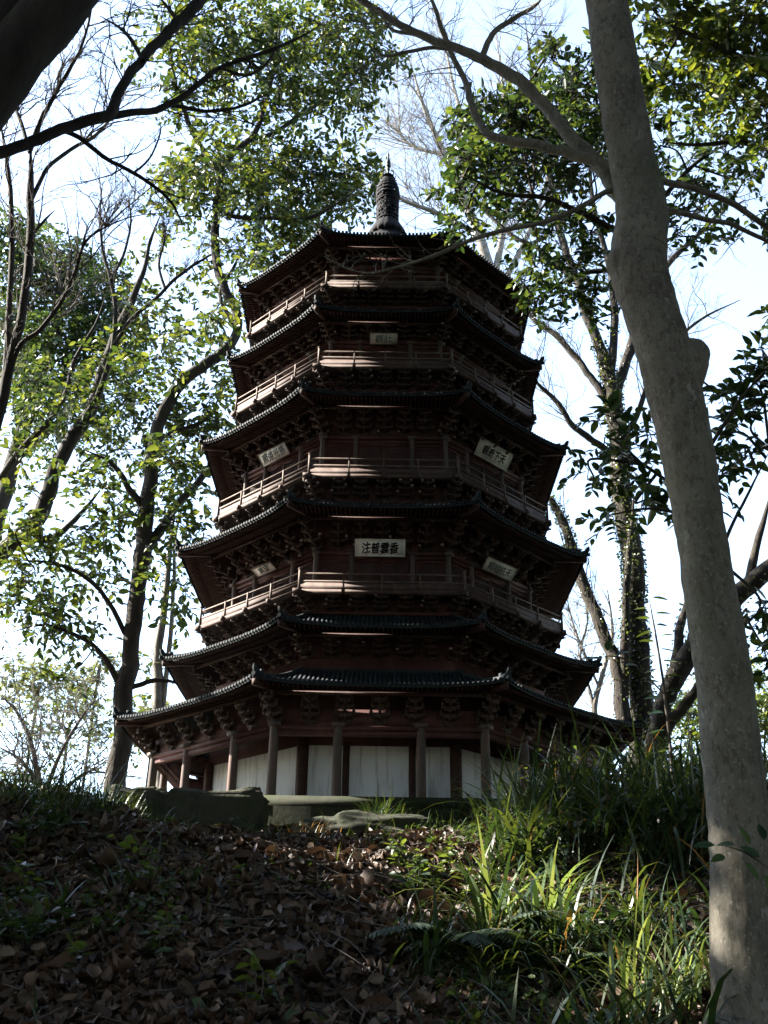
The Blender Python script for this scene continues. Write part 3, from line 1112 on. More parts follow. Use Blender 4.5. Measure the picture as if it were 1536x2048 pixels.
def spread(core, step, far, growth):
    a = list(np.arange(0, core, step))
    d = step
    while a[-1] < far:
        d *= growth
        a.append(a[-1] + d)
    a = np.array(a)
    return np.concatenate([-a[:0:-1], a])


gx = spread(4.5, .05, 500, 1.12)
gy = spread(4.5, .05, 500, 1.12) - 2.5
X, Y = np.meshgrid(gx, gy)
Z = ground_z(X, Y)
fine = np.hypot(X, Y + 3) < 6
Z = Z + fine * (rng.normal(0, .008, Z.shape))
mb = MB()
nx = len(gx)
I = (np.arange(len(gy) - 1)[:, None] * nx + np.arange(nx - 1)[None, :]).ravel()
mb.add(np.stack([X, Y, Z], -1).reshape(-1, 3), np.stack([I, I + 1, I + nx + 1, I + nx], 1))
o = mb.build('ground', MAT['soil'], smooth=True)
o['kind'] = 'structure'


def visible_xy(n, y0, y1, pad=.35):
    y = rng.uniform(y0, y1, n)
    d = (y + 9) * 1.03
    x = rng.uniform(-1, 1, n) * (d * .372 + pad)
    return x, y


def on_ground(px, py):
    """ground point seen at a photo pixel"""
    d = ray(px, py)
    ts = np.linspace(2.0, 12, 2500)
    P = CAM + ts[:, None] * d
    hit = np.argmax(P[:, 2] < ground_z(P[:, 0], P[:, 1]))
    if hit == 0:
        hit = np.argmin(np.abs(ts - 6.5))
    p = P[hit]
    return np.array([p[0], p[1], ground_z(p[0], p[1])])


# fallen leaves ---------------------------------------------------------------
x, y = visible_xy(30000, -6.0, -1.9)
keep = (np.hypot(x, y) > 2.02)
x, y = x[keep], y[keep]
keep = rng.random(len(x)) < np.where(x > .55 + .1 * (y + 4), .45, 1)
x, y = x[keep], y[keep]
n = len(x)
nr = unit(gn(x, y) + rng.normal(0, .55, (n, 3)))
az = rng.uniform(0, 2 * np.pi, n)
dr = np.stack([np.cos(az), np.sin(az), np.zeros(n)], 1)
dr = dr - nr * (dr * nr).sum(1)[:, None]
L = np.clip(rng.lognormal(-3.05, .38, n), .016, .078)
L[rng.random(n) < .05] *= 1.7
mb = MB()
curled_leaves(mb, np.stack([x, y, ground_z(x, y) + rng.random(n) ** 2 * .030 + .002], 1), dr, nr, L, L * rng.uniform(.38, .62, n), rng.normal(.2, .28, n), rng.normal(.4, .5, n))
o = mb.build('leaf_litter', MAT['litter'])
o['kind'] = 'stuff'
# stray twigs in the litter
mb = MB()
x, y = visible_xy(420, -5.8, -2.2)
for a, b in zip(x, y):
    az, Lt = rng.uniform(0, 6.28), rng.uniform(.08, .4)
    q = np.array([[a, b], [a + math.cos(az) * Lt * .5 + rng.normal(0, .02), b + math.sin(az) * Lt * .5], [a + math.cos(az) * Lt, b + math.sin(az) * Lt]])
    P = np.column_stack([q, ground_z(q[:, 0], q[:, 1]) + .03 + rng.random(3) * .03])
    tube(mb, catmull(P, 3), np.linspace(.0032, .0014, 7), 4)
o = mb.build('fallen_twigs', MAT['twig'])
o['kind'] = 'stuff'

# stones -------------------------------------------------------------------------
def stone(c, size, rot, seed, label, name='mossy_stone', boxy=.75, mat='stone'):
    n = 44
    u = np.linspace(0, np.pi, n)
    t = np.linspace(0, 2 * np.pi, 2 * n, endpoint=False)
    U, Tt = np.meshgrid(u, t, indexing='ij')
    p = np.stack([np.sin(U) * np.cos(Tt), np.sin(U) * np.sin(Tt), np.cos(U)], -1)
    e = 1 - boxy
    p = np.sign(p) * np.abs(p) ** e
    p = p / np.maximum(1, np.abs(p).max(-1, keepdims=True)) 
    q = p.reshape(-1, 3)
    dsp = np.array([mnoise.fractal(Vector(v * 1.9 + seed), .8, 2.1, 6) for v in q])
    q = q * (1 + .17 * dsp)[:, None] * np.array(size) / 2
    cr, sr = math.cos(rot), math.sin(rot)
    q = np.stack([q[:, 0] * cr - q[:, 1] * sr, q[:, 0] * sr + q[:, 1] * cr, q[:, 2]], 1) + np.asarray(c)
    m = 2 * n
    i = np.arange(m)
    j = (i + 1) % m
    f = np.concatenate([np.stack([k * m + i, (k + 1) * m + i, (k + 1) * m + j, k * m + j], 1) for k in range(n - 1)])
    mb = MB()
    mb.add(q, f)
    o = mb.build(name, MAT[mat], smooth=True, loc=c)
    return tag(o, label, 'stone')


a, b = at(303, 1612, -2.35), at(520, 1612, -2.3)
stone((a + b) / 2 + np.array([0, .06, -.085]), (np.linalg.norm(b - a) * 1.03, .34, .34), .03, 3.1, 'long squared block of mossy stone lying in front of the left-hand columns', 'stone_block', .82)
a = at(265, 1605, -1.75)
stone(a + np.array([.02, 0, -.1]), (.36, .4, .36), .3, 8.2, 'dark weathered stone corner block behind the long mossy block', 'stone_block', .8)
a = at(735, 1660, -2.35)
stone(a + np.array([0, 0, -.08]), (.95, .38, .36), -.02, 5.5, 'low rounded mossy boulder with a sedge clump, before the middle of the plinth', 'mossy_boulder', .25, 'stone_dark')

# grass on the right-hand bank ---------------------------------------------------
def patch_noise(x, y, s=1.0):
    return sum(np.sin(k[0] * x * 2.2 * s + k[1] * y * 2.2 * s + p) for k, p, _ in _sins[:9]) / 3


mb = MB()
x, y = visible_xy(40000, -6.1, -2.0, .5)
xr = x / ((y + 9) * .37)
den = np.clip((xr - .06 - .17 * np.clip((y + 4.2) / 1.2, 0, 1) - .05 * np.sin(y * 3)) / .20, 0, 1) * np.clip(.60 + .65 * patch_noise(x, y), .08, 1)
for q_ in ((985, 1850), (1090, 1840), (900, 1770), (870, 1700), (1140, 1860)):
    g_ = on_ground(*q_)
    den = den * np.where(np.hypot(x - g_[0], y - g_[1]) < .24, .25, 1)
den = den * np.where((y < -5.0) & (x > .92), .12, 1)
keep = (rng.random(len(x)) < den * .56) & (np.hypot(x, y) > 2.1)
x, y = x[keep], y[keep]
# gather the blades into tufts
tx, ty = x[::11], y[::11]
idx = rng.integers(0, len(tx), len(x))
x, y = tx[idx] + rng.normal(0, .04, len(x)), ty[idx] + rng.normal(0, .04, len(x))
n = len(x)
hs = np.where(y > -3.4, np.where(x < .72, .7, 1.12), 1) * np.clip(rng.normal(.33, .10, n), .10, .62) * (1 + .25 * np.sin(idx)) * np.where(x / ((y + 9) * .37) < .25, .75, 1)
th_ = np.abs(rng.normal(.42, .28, n))
cu_ = np.clip(rng.normal(1.6, .7, n), -.2, 2.9)
az_ = rng.uniform(0, 6.28, n)
blades(mb, np.stack([x, y, ground_z(x, y) - .01], 1), az_, hs, rng.uniform(.005, .016, n) * (1 + .5 * (np.sin(idx * 1.7) > .3)), th_, cu_, K=7)
o = mb.build('grass', MAT['grass'])
o['kind'] = 'stuff'
print('grass blades', n)
mb = MB()
k = rng.choice(n, 420, replace=False)
blades(mb, np.stack([x[k], y[k], ground_z(x[k], y[k])], 1), rng.uniform(0, 6.28, 420), hs[k] * 1.0, rng.uniform(.003, .008, 420), rng.uniform(.1, .9, 420), rng.normal(1.2, .7, 420))
o = mb.build('dry_grass', MAT['dry_grass'])
o['kind'] = 'stuff'
# sparse short growth on the left bank and along the crest
mb = MB()
x, y = visible_xy(5200, -5.6, -2.05, .4)
keep = (rng.random(len(x)) < np.clip(patch_noise(x, y, 1.3) - .35, 0, .5) + .5 * np.exp(-((y + 2.5) / .18) ** 2) * (x < 1) * (x > -2.6)) & (np.hypot(x, y) > 2.1)
x, y = x[keep], y[keep]
n = len(x)
blades(mb, np.stack([x, y, ground_z(x, y) - .01], 1), rng.uniform(0, 6.28, n), np.clip(rng.normal(.13, .05, n), .05, .3), rng.uniform(.003, .007, n), np.abs(rng.normal(.3, .2, n)), rng.normal(1.1, .5, n))
o = mb.build('short_grass', MAT['grass'])
o['kind'] = 'stuff'

# small leafy weeds growing through the litter
mb = MB()
x, y = visible_xy(5000, -5.7, -2.1, .4)
xr = x / ((y + 9) * .37)
wgt = np.clip(patch_noise(x + 3, y, 1.6) * .9 + .05, 0, 1) * (.9 * (xr < -.45) + .25 * (xr < .0) + .9 * np.exp(-((xr - .2) / .16) ** 2) + .35 * (xr > .3))
keep = (rng.random(len(x)) < wgt * .55) & (np.hypot(x, y) > 2.1)
x, y = x[keep], y[keep]
for a, b in zip(x, y):
    z = float(ground_z(a, b))
    m = int(rng.integers(4, 11))
    h = rng.uniform(.03, .11)
    p = np.column_stack([a + rng.normal(0, .025, m), b + rng.normal(0, .025, m), z + h * rng.uniform(.3, 1, m)])
    l = rng.uniform(.016, .042, m)
    leaves(mb, p, np.column_stack([rng.normal(0, 1, (m, 2)), rng.normal(0, .4, m)]), Z3 + rng.normal(0, .5, (m, 3)), l, l * .6)
print('weeds', len(x))
o = mb.build('undergrowth', MAT['weed'])
o['kind'] = 'stuff'
# a few freshly fallen green leaves
mb = MB()
x, y = visible_xy(90, -5.6, -2.3)
n_ = len(x)
curled_leaves(mb, np.stack([x, y, ground_z(x, y) + .03], 1), rng.normal(0, 1, (n_, 3)) * np.array([1, 1, .2]), gn(x, y) + rng.normal(0, .4, (n_, 3)), rng.uniform(.05, .10, n_), rng.uniform(.022, .045, n_), rng.normal(.05, .1, n_), rng.normal(.15, .15, n_))
o = mb.build('fresh_fallen_leaves', MAT['green_fallen'])
o['kind'] = 'stuff'


def tuft(px, py, n, h, mat, label, width=.010, lean=.25, curl=1.4, spread_=.05, Y=None):
    p = on_ground(px, py) if Y is None else at(px, py, Y)
    mb = MB()
    b = p + np.column_stack([rng.normal(0, spread_, (n, 2)), np.zeros(n)])
    b[:, 2] = ground_z(b[:, 0], b[:, 1]) - .01 if Y is None else p[2]
    blades(mb, b, rng.uniform(0, 6.28, n), np.clip(rng.normal(h, h * .22, n), h * .4, h * 1.6), rng.uniform(.6, 1.1, n) * width, np.abs(rng.normal(lean, .18, n)), np.clip(rng.normal(curl, .45, n), .2, 2.6), K=7)
    o = mb.build('grass_tuft', MAT[mat], loc=p)
    return tag(o, label, 'grass tuft', 'grass tufts on the bank')


tuft(760, 1665, 120, .26, 'grass', 'dense round sedge clump spilling over the boulder before the plinth', .0065, .3, 1.5, .05)
tuft(905, 1660, 70, .22, 'grass', 'small sedge clump at the foot of the plinth, right of the boulder', .006, .3, 1.4, .05)
tuft(700, 1650, 60, .14, 'grass', 'thin short grass on top of the boulder at its left shoulder', .005, .3, 1.3, .08)
tuft(830, 1650, 60, .15, 'grass', 'short green grass against the right end of the boulder', .005, .35, 1.3, .08)
tuft(560, 1655, 60, .10, 'grass', 'low green grass in the gap between the block and the boulder', .004, .35, 1.2, .07)
tuft(330, 1655, 70, .12, 'grass', 'short grass along the foot of the long mossy block', .004, .35, 1.2, .10)
tuft(620, 1680, 60, .16, 'dry_grass', 'short straw-brown grass tuft on the crest, below the boulder', .005, .3, 1.2, .06)
tuft(480, 1655, 60, .13, 'dry_grass', 'low dry tuft just in front of the long mossy block', .004, .3, 1.2, .07)
tuft(130, 1625, 260, .34, 'grass', 'dark bushy grass mound on the crest by the dark leaning trunk', .006, .35, 1.3, .16)
tuft(230, 1625, 140, .26, 'grass', 'dark grass clump between the mound and the stone blocks', .006, .35, 1.3, .10)
tuft(30, 1610, 140, .26, 'grass', 'grass clump on the crest at the left edge', .006, .35, 1.3, .12)
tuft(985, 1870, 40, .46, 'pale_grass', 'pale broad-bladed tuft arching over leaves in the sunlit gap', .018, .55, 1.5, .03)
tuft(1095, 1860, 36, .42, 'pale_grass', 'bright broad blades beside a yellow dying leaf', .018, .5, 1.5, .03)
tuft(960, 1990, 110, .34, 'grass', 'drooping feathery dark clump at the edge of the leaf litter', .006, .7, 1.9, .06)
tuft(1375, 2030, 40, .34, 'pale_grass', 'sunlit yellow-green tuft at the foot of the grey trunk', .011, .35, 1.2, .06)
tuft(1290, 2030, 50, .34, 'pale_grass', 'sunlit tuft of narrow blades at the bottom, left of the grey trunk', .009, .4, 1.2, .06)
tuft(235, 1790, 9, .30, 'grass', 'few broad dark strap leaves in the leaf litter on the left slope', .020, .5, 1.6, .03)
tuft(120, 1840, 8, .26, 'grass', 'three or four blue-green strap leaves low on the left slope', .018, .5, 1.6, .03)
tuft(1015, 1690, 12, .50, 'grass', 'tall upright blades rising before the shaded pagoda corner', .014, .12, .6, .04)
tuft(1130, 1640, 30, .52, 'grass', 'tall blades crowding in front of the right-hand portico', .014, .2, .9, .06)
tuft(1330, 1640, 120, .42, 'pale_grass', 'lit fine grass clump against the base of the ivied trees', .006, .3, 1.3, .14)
# one yellow dying blade
p = on_ground(1140, 1880)
mb = MB()
blades(mb, np.array([p, p]), np.array([1.2, 1.5]), np.array([.26, .2]), np.array([.024, .016]), np.array([.12, .3]), np.array([.5, .9]))
tag(mb.build('yellow_leaf', leafmat('yellow_dying_leaf', [(.42, .26, .03), (.5, .33, .05)], [(.6, .36, .04), (.5, .3, .03)], tw=.4), loc=p), 'single yellow-orange dying leaf standing among the pale blades', 'leaf')


def seedling(px, py, n, h, label, leafL=.055, mat='seedling', Y=None, lean=(0, 0), cat='seedling', name='seedling'):
    p = on_ground(px, py) if Y is None else at(px, py, Y)
    e = empty(name, p, label, cat, 'seedlings on the bank' if name == 'seedling' else None)
    st, lf = MB(), MB()
    for s in range(max(3, n // 5)):
        top = np.array([rng.normal(lean[0], h * .25), rng.normal(lean[1], h * .2), h * rng.uniform(.6, 1.1)])
        pts = catmull(np.array([[0, 0, -.02], top * .5 + rng.normal(0, h * .06, 3), top]), 5)
        tube(st, pts, np.linspace(.0035, .0012, len(pts)), 5)
        m = 7
        q = pts[np.linspace(2, len(pts) - 1, m).astype(int)] + rng.normal(0, .004, (m, 3))
        d = np.column_stack([rng.normal(0, 1, (m, 2)), rng.normal(.15, .35, m)])
        LL = rng.uniform(.7, 1.2, m) * leafL
        leaves(lf, q, d, np.array([0, 0, 1.0]) + rng.normal(0, .4, (m, 3)), LL, LL * .55)
    for mb_, nm, mt in ((st, 'stem', 'twig'), (lf, 'foliage', mat)):
        o = mb_.build(nm, MAT[mt])
        o.parent = e
    return e


for args in ((290, 1790, 34, .26, 'bushy yellow-green seedling at the middle of the left slope'), (315, 1915, 14, .16, 'small bright seedling below the bushy one on the left slope'),
             (50, 1720, 14, .12, 'pale seedling near the left edge, just under the crest'), (40, 1800, 21, .14, 'low seedling with yellow-green leaves at the left edge'),
             (140, 1950, 14, .12, 'small seedling low on the left, in deep shade'), (510, 2030, 21, .18, 'fresh seedling at the bottom centre-left among brown leaves'),
             (800, 1740, 40, .14, 'spreading light green seedling below the boulder'), (855, 1790, 40, .16, 'lit weedy seedling at the left edge of the tall grass'),
             (900, 1740, 28, .13, 'seedling among pale curled leaves near the plinth'), (950, 1800, 28, .15, 'seedling half hidden by the first grass blades'),
             (1260, 1760, 14, .20, 'thin seedling with crinkled yellow leaves inside the dark grass')):
    seedling(*args)
seedling(1100, 1560, 30, .34, 'bushy weed stalk with lit leaf tips before the dark portico corner', .05, 'seedling', lean=(.05, 0), cat='weed', name='tall_weed')
seedling(1120, 1560, 24, .42, 'spindly weed with bright tips rising over the shaded portico', .05, 'seedling', lean=(-.05, 0), cat='weed', name='tall_weed')


def fern(px, py, n, L, label, mat='fern'):
    """arching fronds with paired narrow leaflets"""
    p = on_ground(px, py)
    e = empty('fern', p, label, 'fern', 'ferns on the bank')
    st, lf = MB(), MB()
    for i in range(n):
        az = rng.uniform(0, 6.28)
        h = np.array([math.cos(az), math.sin(az), 0])
        LL = L * rng.uniform(.7, 1.2)
        s = np.linspace(0, 1, 9)
        th = rng.uniform(.35, .8) + s * rng.uniform(1.0, 1.7)
        P = np.zeros((9, 3))
        for k in range(1, 9):
            P[k] = P[k - 1] + LL / 8 * (h * math.sin(th[k]) + Z3 * math.cos(th[k]))
        tube(st, P, np.linspace(.0028, .0008, 9), 4)
        m = 22
        t = np.linspace(.18, 1, m)
        Q = np.stack([np.interp(t, s, P[:, j]) for j in range(3)], 1)
        D = unit(np.gradient(Q, axis=0))
        sd = np.cross(D, Z3)
        sd = unit(sd + 1e-6)
        for sg in (-1, 1):
            l = LL * .22 * np.sin(np.clip(t * 1.02, 0, 1) * np.pi * .92 + .2) * rng.uniform(.8, 1.2, m)
            leaves(lf, Q, sd * sg + D * .55 - Z3 * .15, np.cross(sd, D) + rng.normal(0, .15, (m, 3)), np.maximum(l, .008), np.maximum(l, .008) * .26, fold=.1, bend=.2)
    for mb_, nm, mt in ((st, 'stem', 'twig'), (lf, 'frond', mat)):
        o = mb_.build(nm, MAT[mt])
        o.parent = e
    return e


fern(930, 1930, 16, .42, 'grey-green fern drooping at the edge of the leaf litter, below the pale broad blades')
fern(1080, 1960, 10, .30, 'small dark fern in shade below the yellow leaf', 'shrub')
fern(1240, 1600, 12, .36, 'fern with lit fronds near the foot of the leaning ivied tree')


def shrub(px, py, n, h, label, L=.055, mat='shrub'):
    p = on_ground(px, py)
    e = empty('low_shrub', p, label, 'shrub', 'low shrubs on the bank')
    st, lf = MB(), MB()
    for s_ in range(n):
        d = unit(rng.normal(0, 1, 3) * np.array([1, 1, .35]) + Z3 * .9)
        LL = h * rng.uniform(.6, 1.15)
        pts = catmull(np.array([[0, 0, -.02], d * LL * .5 + rng.normal(0, h * .05, 3) + Z3 * .02, d * LL]), 4)
        tube(st, pts, np.linspace(.004, .0015, len(pts)), 4)
        m = 12
        i = np.linspace(2, len(pts) - 1, m)
        q = np.stack([np.interp(i, np.arange(len(pts)), pts[:, j]) for j in range(3)], 1)
        dl = rng.normal(0, 1, (m, 3)) * np.array([1, 1, .4]) + d * .4
        l = L * np.clip(rng.lognormal(-.1, .25, m), .4, 1.5)
        leaves(lf, q, dl, Z3 + rng.normal(0, .5, (m, 3)), l, l * .5)
    for mb_, nm, mt in ((st, 'stem', 'twig'), (lf, 'foliage', mat)):
        o = mb_.build(nm, MAT[mt])
        o.parent = e


for q in ((1180, 1700, 22, .34, 'dark rounded shrub among tall blades below the shaded portico'), (1290, 1680, 24, .36, 'dull leafy shrub left of the grey trunk, level with its lit flank'),
          (1060, 1740, 14, .24, 'low leafy shrub just above the sunlit tuft'), (1200, 1900, 16, .26, 'dark low shrub between the yellow leaf and the grey trunk'),
          (1370, 1580, 22, .38, 'leafy shrub touching the grey trunk from behind at the crest'), (830, 1800, 12, .18, 'little green shrub where leaf litter meets tall grass'),
          (90, 1680, 14, .2, 'dull green shrublet on the left slope under the grass mound'), (40, 1900, 14, .2, 'shaded shrublet low at the left edge')):
    shrub(*q)

# ------------------------------------------------------------------ trees
DENSE = 1.75


class Tree:
    def __init__(self, name, label, Y, bark, leaf=None, leafL=.08, twig=None, cat='tree', group=None):
        self.name, self.label, self.Y, self.bark, self.leaf, self.leafL = name, label, Y, bark, leaf, leafL
        self.twigmat = twig or bark
        self.cat, self.group = cat, group
        self.limbs, self.nodes, self.crown, self.twigs = [], [], MB(), MB()
        self.ntw = 0
        self.rs = 1.0

    def limb(self, px, crook=.16, dy=None, n=9, sub=5, lump=.10, fine=0., fs=20., name='limb', Y0=None, world=None):
        """px: (x, y, radius) in photo pixels; depth drifts with dy = (start, end) about the tree's own plane"""
        Y0 = self.Y if Y0 is None else Y0
        P, R = [], []
        m = len(px)
        dy = dy or (0, 0)
        for i, (a, b, r) in enumerate(px):
            yy = Y0 + dy[0] + (dy[1] - dy[0]) * i / max(1, m - 1)
            p = at(a, b, yy)
            P.append(p)
            R.append(r * self.rs * depth(p) / F)
        if world is not None:
            for q, r in world[::-1]:
                P.insert(0, np.array(q, float))
                R.insert(0, r)
        if name == 'limb' or self.limbs == []:
            R[-1] *= .35
        P, R = np.array(P), np.array(R)
        Q = catmull(P, sub)
        rr = np.interp(np.linspace(0, len(P) - 1, len(Q)), np.arange(len(P)), R)
        if crook:
            w_ = rng.normal(0, 1, (len(Q), 3)) * rr[:, None] * crook
            w_[1:-1] = (w_[:-2] + w_[1:-1] + w_[2:]) / 2
            w_[:2] = 0
            Q = Q + w_
        mb = MB()
        tube(mb, Q, rr, n, lump, fine, fs)
        self.limbs.append((name, mb, Q, rr))
        self.nodes.append(Q)
        return Q

    def sprout(self, Q, n, Lr, r0=.006, levels=2, up=.25, t0=.25, spread_=.9, flat=.5, kids=3):
        """bare side twigs along a limb"""
        for _ in range(n):
            i = int(rng.uniform(t0, 1.0) * (len(Q) - 2))
            d = unit(Q[i + 1] - Q[i])
            o = rng.normal(0, 1, 3) * np.array([1, flat, 1])
            self._twig(Q[i], unit(d * .7 + unit(o) * spread_ + Z3 * up), rng.uniform(*Lr), r0, levels, up, flat, kids)

    def _twig(self, p, d, L, r, lev, up, flat, kids):
        K = 6
        P = [np.array(p)]
        for i in range(K - 1):
            d = unit(d + rng.normal(0, .20, 3) * np.array([1, flat, 1]) + Z3 * up * .12)
            P.append(P[-1] + d * L / (K - 1))
        P = np.array(P)
        tube(self.twigs, P, np.linspace(r, r * .35, K), 5 if r > .006 else 3)
        self.ntw += 1
        if lev > 0:
            for _ in range(kids):
                i = int(rng.integers(1, K - 1))
                o = unit(rng.normal(0, 1, 3) * np.array([1, flat, 1]))
                self._twig(P[i], unit(unit(P[i + 1] - P[i]) * .8 + o * .75 + Z3 * up * .5), L * rng.uniform(.35, .65), r * .55, lev - 1, up, flat, kids)

    def cluster(self, cx, cy, rx, ry, n, dyr=(-.5, .5), leafL=None, hang=.35, link=True):
        """a spray of leafy twigs filling an ellipsoid, linked back to the nearest limb"""
        LL = leafL or self.leafL
        c = at(cx, cy, self.Y + rng.uniform(*dyr))
        d = depth(c)
        R = np.array([rx * d / F, (rx + ry) / 2 * d / F * 1.1, ry * d / F])
        if link and self.nodes:
            A = np.concatenate(self.nodes)
            near = A[np.argmin(((A - c) ** 2).sum(1))]
            mid = (near + c) / 2 + rng.normal(0, .06, 3) + Z3 * .04
            P = catmull(np.array([near, mid, c]), 5)
            tube(self.twigs, P, np.linspace(.011, .005, len(P)), 5)
        ntw = max(3, int(n / 9 * DENSE))
        for _ in range(ntw):
            u = unit(rng.normal(0, 1, 3)) * rng.random() ** .45
            p0 = c + R * u * .8
            dv = unit(unit(rng.normal(0, 1, 3)) + .9 * u + Z3 * .05)
            Lt = min(LL * rng.uniform(3, 5.5), 1.0 * R.mean() + .06)
            s = np.linspace(0, 1, 5)[:, None]
            P = p0 + dv * Lt * s - Z3 * Lt * .35 * s ** 2
            tube(self.twigs, P, np.linspace(.0032, .0012, 5), 3)
            if rng.random() < .45:
                q = c + R * u * .15
                m_ = (q + p0) / 2 + rng.normal(0, .03, 3)
                P2 = catmull(np.array([q, m_, p0]), 3)
                tube(self.twigs, P2, np.linspace(.005, .003, len(P2)), 3)
            m = int(rng.integers(7, 12))
            ts = np.linspace(.15, 1, m)
            pos = p0 + dv * Lt * ts[:, None] - Z3 * Lt * .35 * ts[:, None] ** 2
            sv = unit(np.cross(dv, Z3) + rng.normal(0, .2, 3))
            sg = np.where(np.arange(m) % 2, 1, -1)[:, None]
            dl = unit(dv * .7 + sv * sg * 1.0 + rng.normal(0, .35, (m, 3)) - Z3 * hang)
            nr = Z3 + rng.normal(0, .55, (m, 3))
            l = LL * np.clip(rng.lognormal(-.15, .28, m), .4, 1.5)
            leaves(self.crown, pos, dl, nr, l, l * rng.uniform(.42, .56, m))

    def ivy(self, Q, rr, n, L=.035, t0=0., t1=1.):
        i = (rng.uniform(t0, t1, n) * (len(Q) - 2)).astype(int)
        f = rng.random(n)[:, None]
        c = Q[i] * (1 - f) + Q[i + 1] * f
        d = unit(Q[i + 1] - Q[i])
        o = rng.normal(0, 1, (n, 3))
        o = unit(o - d * (o * d).sum(1)[:, None])
        dl = unit(o * .6 + rng.normal(0, .6, (n, 3)) - Z3 * .3)
        l = L * rng.uniform(.6, 1.3, n)
        leaves(self.crown, c + o * (rr[i][:, None] * 1.02 + rng.random((n, 1)) * .02), dl, o + rng.normal(0, .4, (n, 3)), l, l * .75)

    def finish(self):
        base = self.limbs[0][2][0]
        e = empty(self.name, base, self.label, self.cat, self.group)
        inv = Matrix.Translation(-Vector(base))
        for i, (nm, mb, _, _) in enumerate(self.limbs):
            o = mb.build('trunk' if i == 0 else nm, MAT[self.bark], smooth=True)
            o.parent = e
            o.matrix_parent_inverse = inv
        for mb, nm, mt in ((self.twigs, 'twigs', self.twigmat), (self.crown, 'crown', self.leaf)):
            if mb.n:
                o = mb.build(nm, MAT[mt])
                o.parent = e
                o.matrix_parent_inverse = inv
                if nm == 'twigs':
                    o['kind'] = 'stuff'
        return e


def down(p, r, dz=.25):
    """world points that carry a trunk down into the ground below a first pixel point"""
    z = float(ground_z(p[0], p[1])) - dz
    return [((p[0], p[1], z), r)]


# grey trunk in front ---------------------------------------------------------
t = Tree('grey_barked_tree', 'smooth grey trunk close in front with a healed knob, bare branches over the roof', -5.78, 'bark_grey', None, twig='bark_pale')
q0 = at(1520, 2330, -5.78)
px = [(1500, 2060, 74), (1493, 1930, 70), (1487, 1780, 64), (1474, 1620, 60), (1460, 1470, 58), (1443, 1320, 54), (1416, 1160, 51), (1393, 1010, 50), (1371, 880, 52), (1349, 780, 56),
      (1324, 690, 53), (1298, 612, 54), (1278, 545, 57), (1277, 490, 54), (1283, 420, 49), (1264, 310, 46), (1244, 200, 44), (1226, 90, 42), (1210, -10, 40), (1190, -120, 37), (1150, -330, 32), (1120, -600, 24)]
Q = t.limb(px, crook=.012, n=72, sub=14, lump=.07, fine=.034, fs=34, world=[((q0[0], q0[1], float(ground_z(q0[0], q0[1])) - .2), .17), ((q0[0] - .01, q0[1], float(ground_z(q0[0], q0[1])) + .06), .145)])
t.limb([(1345, 800, 50), (1362, 750, 48), (1379, 717, 40), (1388, 699, 31), (1393, 689, 18), (1394, 684, 6)], crook=.02, n=24, sub=6, lump=.08, fine=.03, name='healed_knob')
t.limb([(1262, 545, 44), (1242, 530, 32), (1233, 520, 22), (1228, 514, 8)], n=20, sub=5, lump=.1, name='healed_knob')
a = t.limb([(1285, 470, 17.6), (1252, 405, 16.8), (1226, 366, 15.2), (1190, 320, 13.6), (1140, 268, 13.2), (1095, 215, 12.8), (1040, 165, 12), (965, 118, 10.4), (905, 95, 8.8), (850, 75, 8), (790, 45, 7.2), (740, 12, 6.4), (700, -15, 5.6), (600, -80, 4)], dy=(0, .5), n=14, fine=.04)
b = t.limb([(1275, 360, 11.7), (1240, 343, 12.1), (1215, 332, 11.7), (1160, 313, 10.9), (1110, 298, 10.1), (1040, 285, 9.36), (985, 273, 8.58), (960, 245, 7.8), (940, 205, 7.02), (932, 165, 6.24), (905, 115, 5.46), (885, 60, 4.68), (868, 10, 3.9), (850, -40, 3.12)], dy=(0, .5), n=12, fine=.04)
c = t.limb([(1285, 362, 6.48), (1245, 372, 6.48), (1213, 384, 5.76), (1160, 415, 5.4), (1100, 440, 5.04), (1000, 462, 4.68), (930, 485, 4.32), (880, 506, 3.6), (820, 527, 3.02), (770, 540, 2.45), (735, 546, 2.02), (690, 535, 1.58), (650, 515, 1.08)], dy=(0, .35), n=8)
d = t.limb([(965, 112, 7), (985, 70, 6), (1030, 35, 5), (1065, 15, 4), (1090, -10, 3)], dy=(.4, .8), n=7)
e1 = t.limb([(830, 68, 4.5), (790, 62, 3.6), (775, 50, 3), (760, 20, 2.5)], dy=(.45, .6), n=6)
e2 = t.limb([(930, 102, 5), (870, 95, 4.2), (810, 105, 3.8), (770, 112, 3.2), (740, 95, 2.6)], dy=(.45, .6), n=6)
r1 = t.limb([(1296, 350, 7.2), (1335, 366, 7.2), (1400, 382, 6.8), (1470, 410, 6.4), (1540, 462, 5.6), (1620, 520, 4)], dy=(0, .5), n=10)
r2 = t.limb([(1300, 415, 5.6), (1335, 420, 5.6), (1400, 436, 5.2), (1470, 452, 4.8), (1540, 485, 4), (1620, 520, 3.2)], dy=(0, .5), n=10)
for L_, n_, ln in ((a, 24, (.15, .5)), (b, 18, (.15, .45)), (d, 9, (.15, .4)), (e1, 6, (.1, .3)), (e2, 8, (.1, .35))):
    t.sprout(L_, n_, ln, .0035, 2, .2, .3, 1.0, .6)
t.sprout(c, 16, (.06, .26), .0022, 1, .25, .45, .9, .6)
t.sprout(r1, 5, (.1, .3), .003, 1, .2)
t.finish()

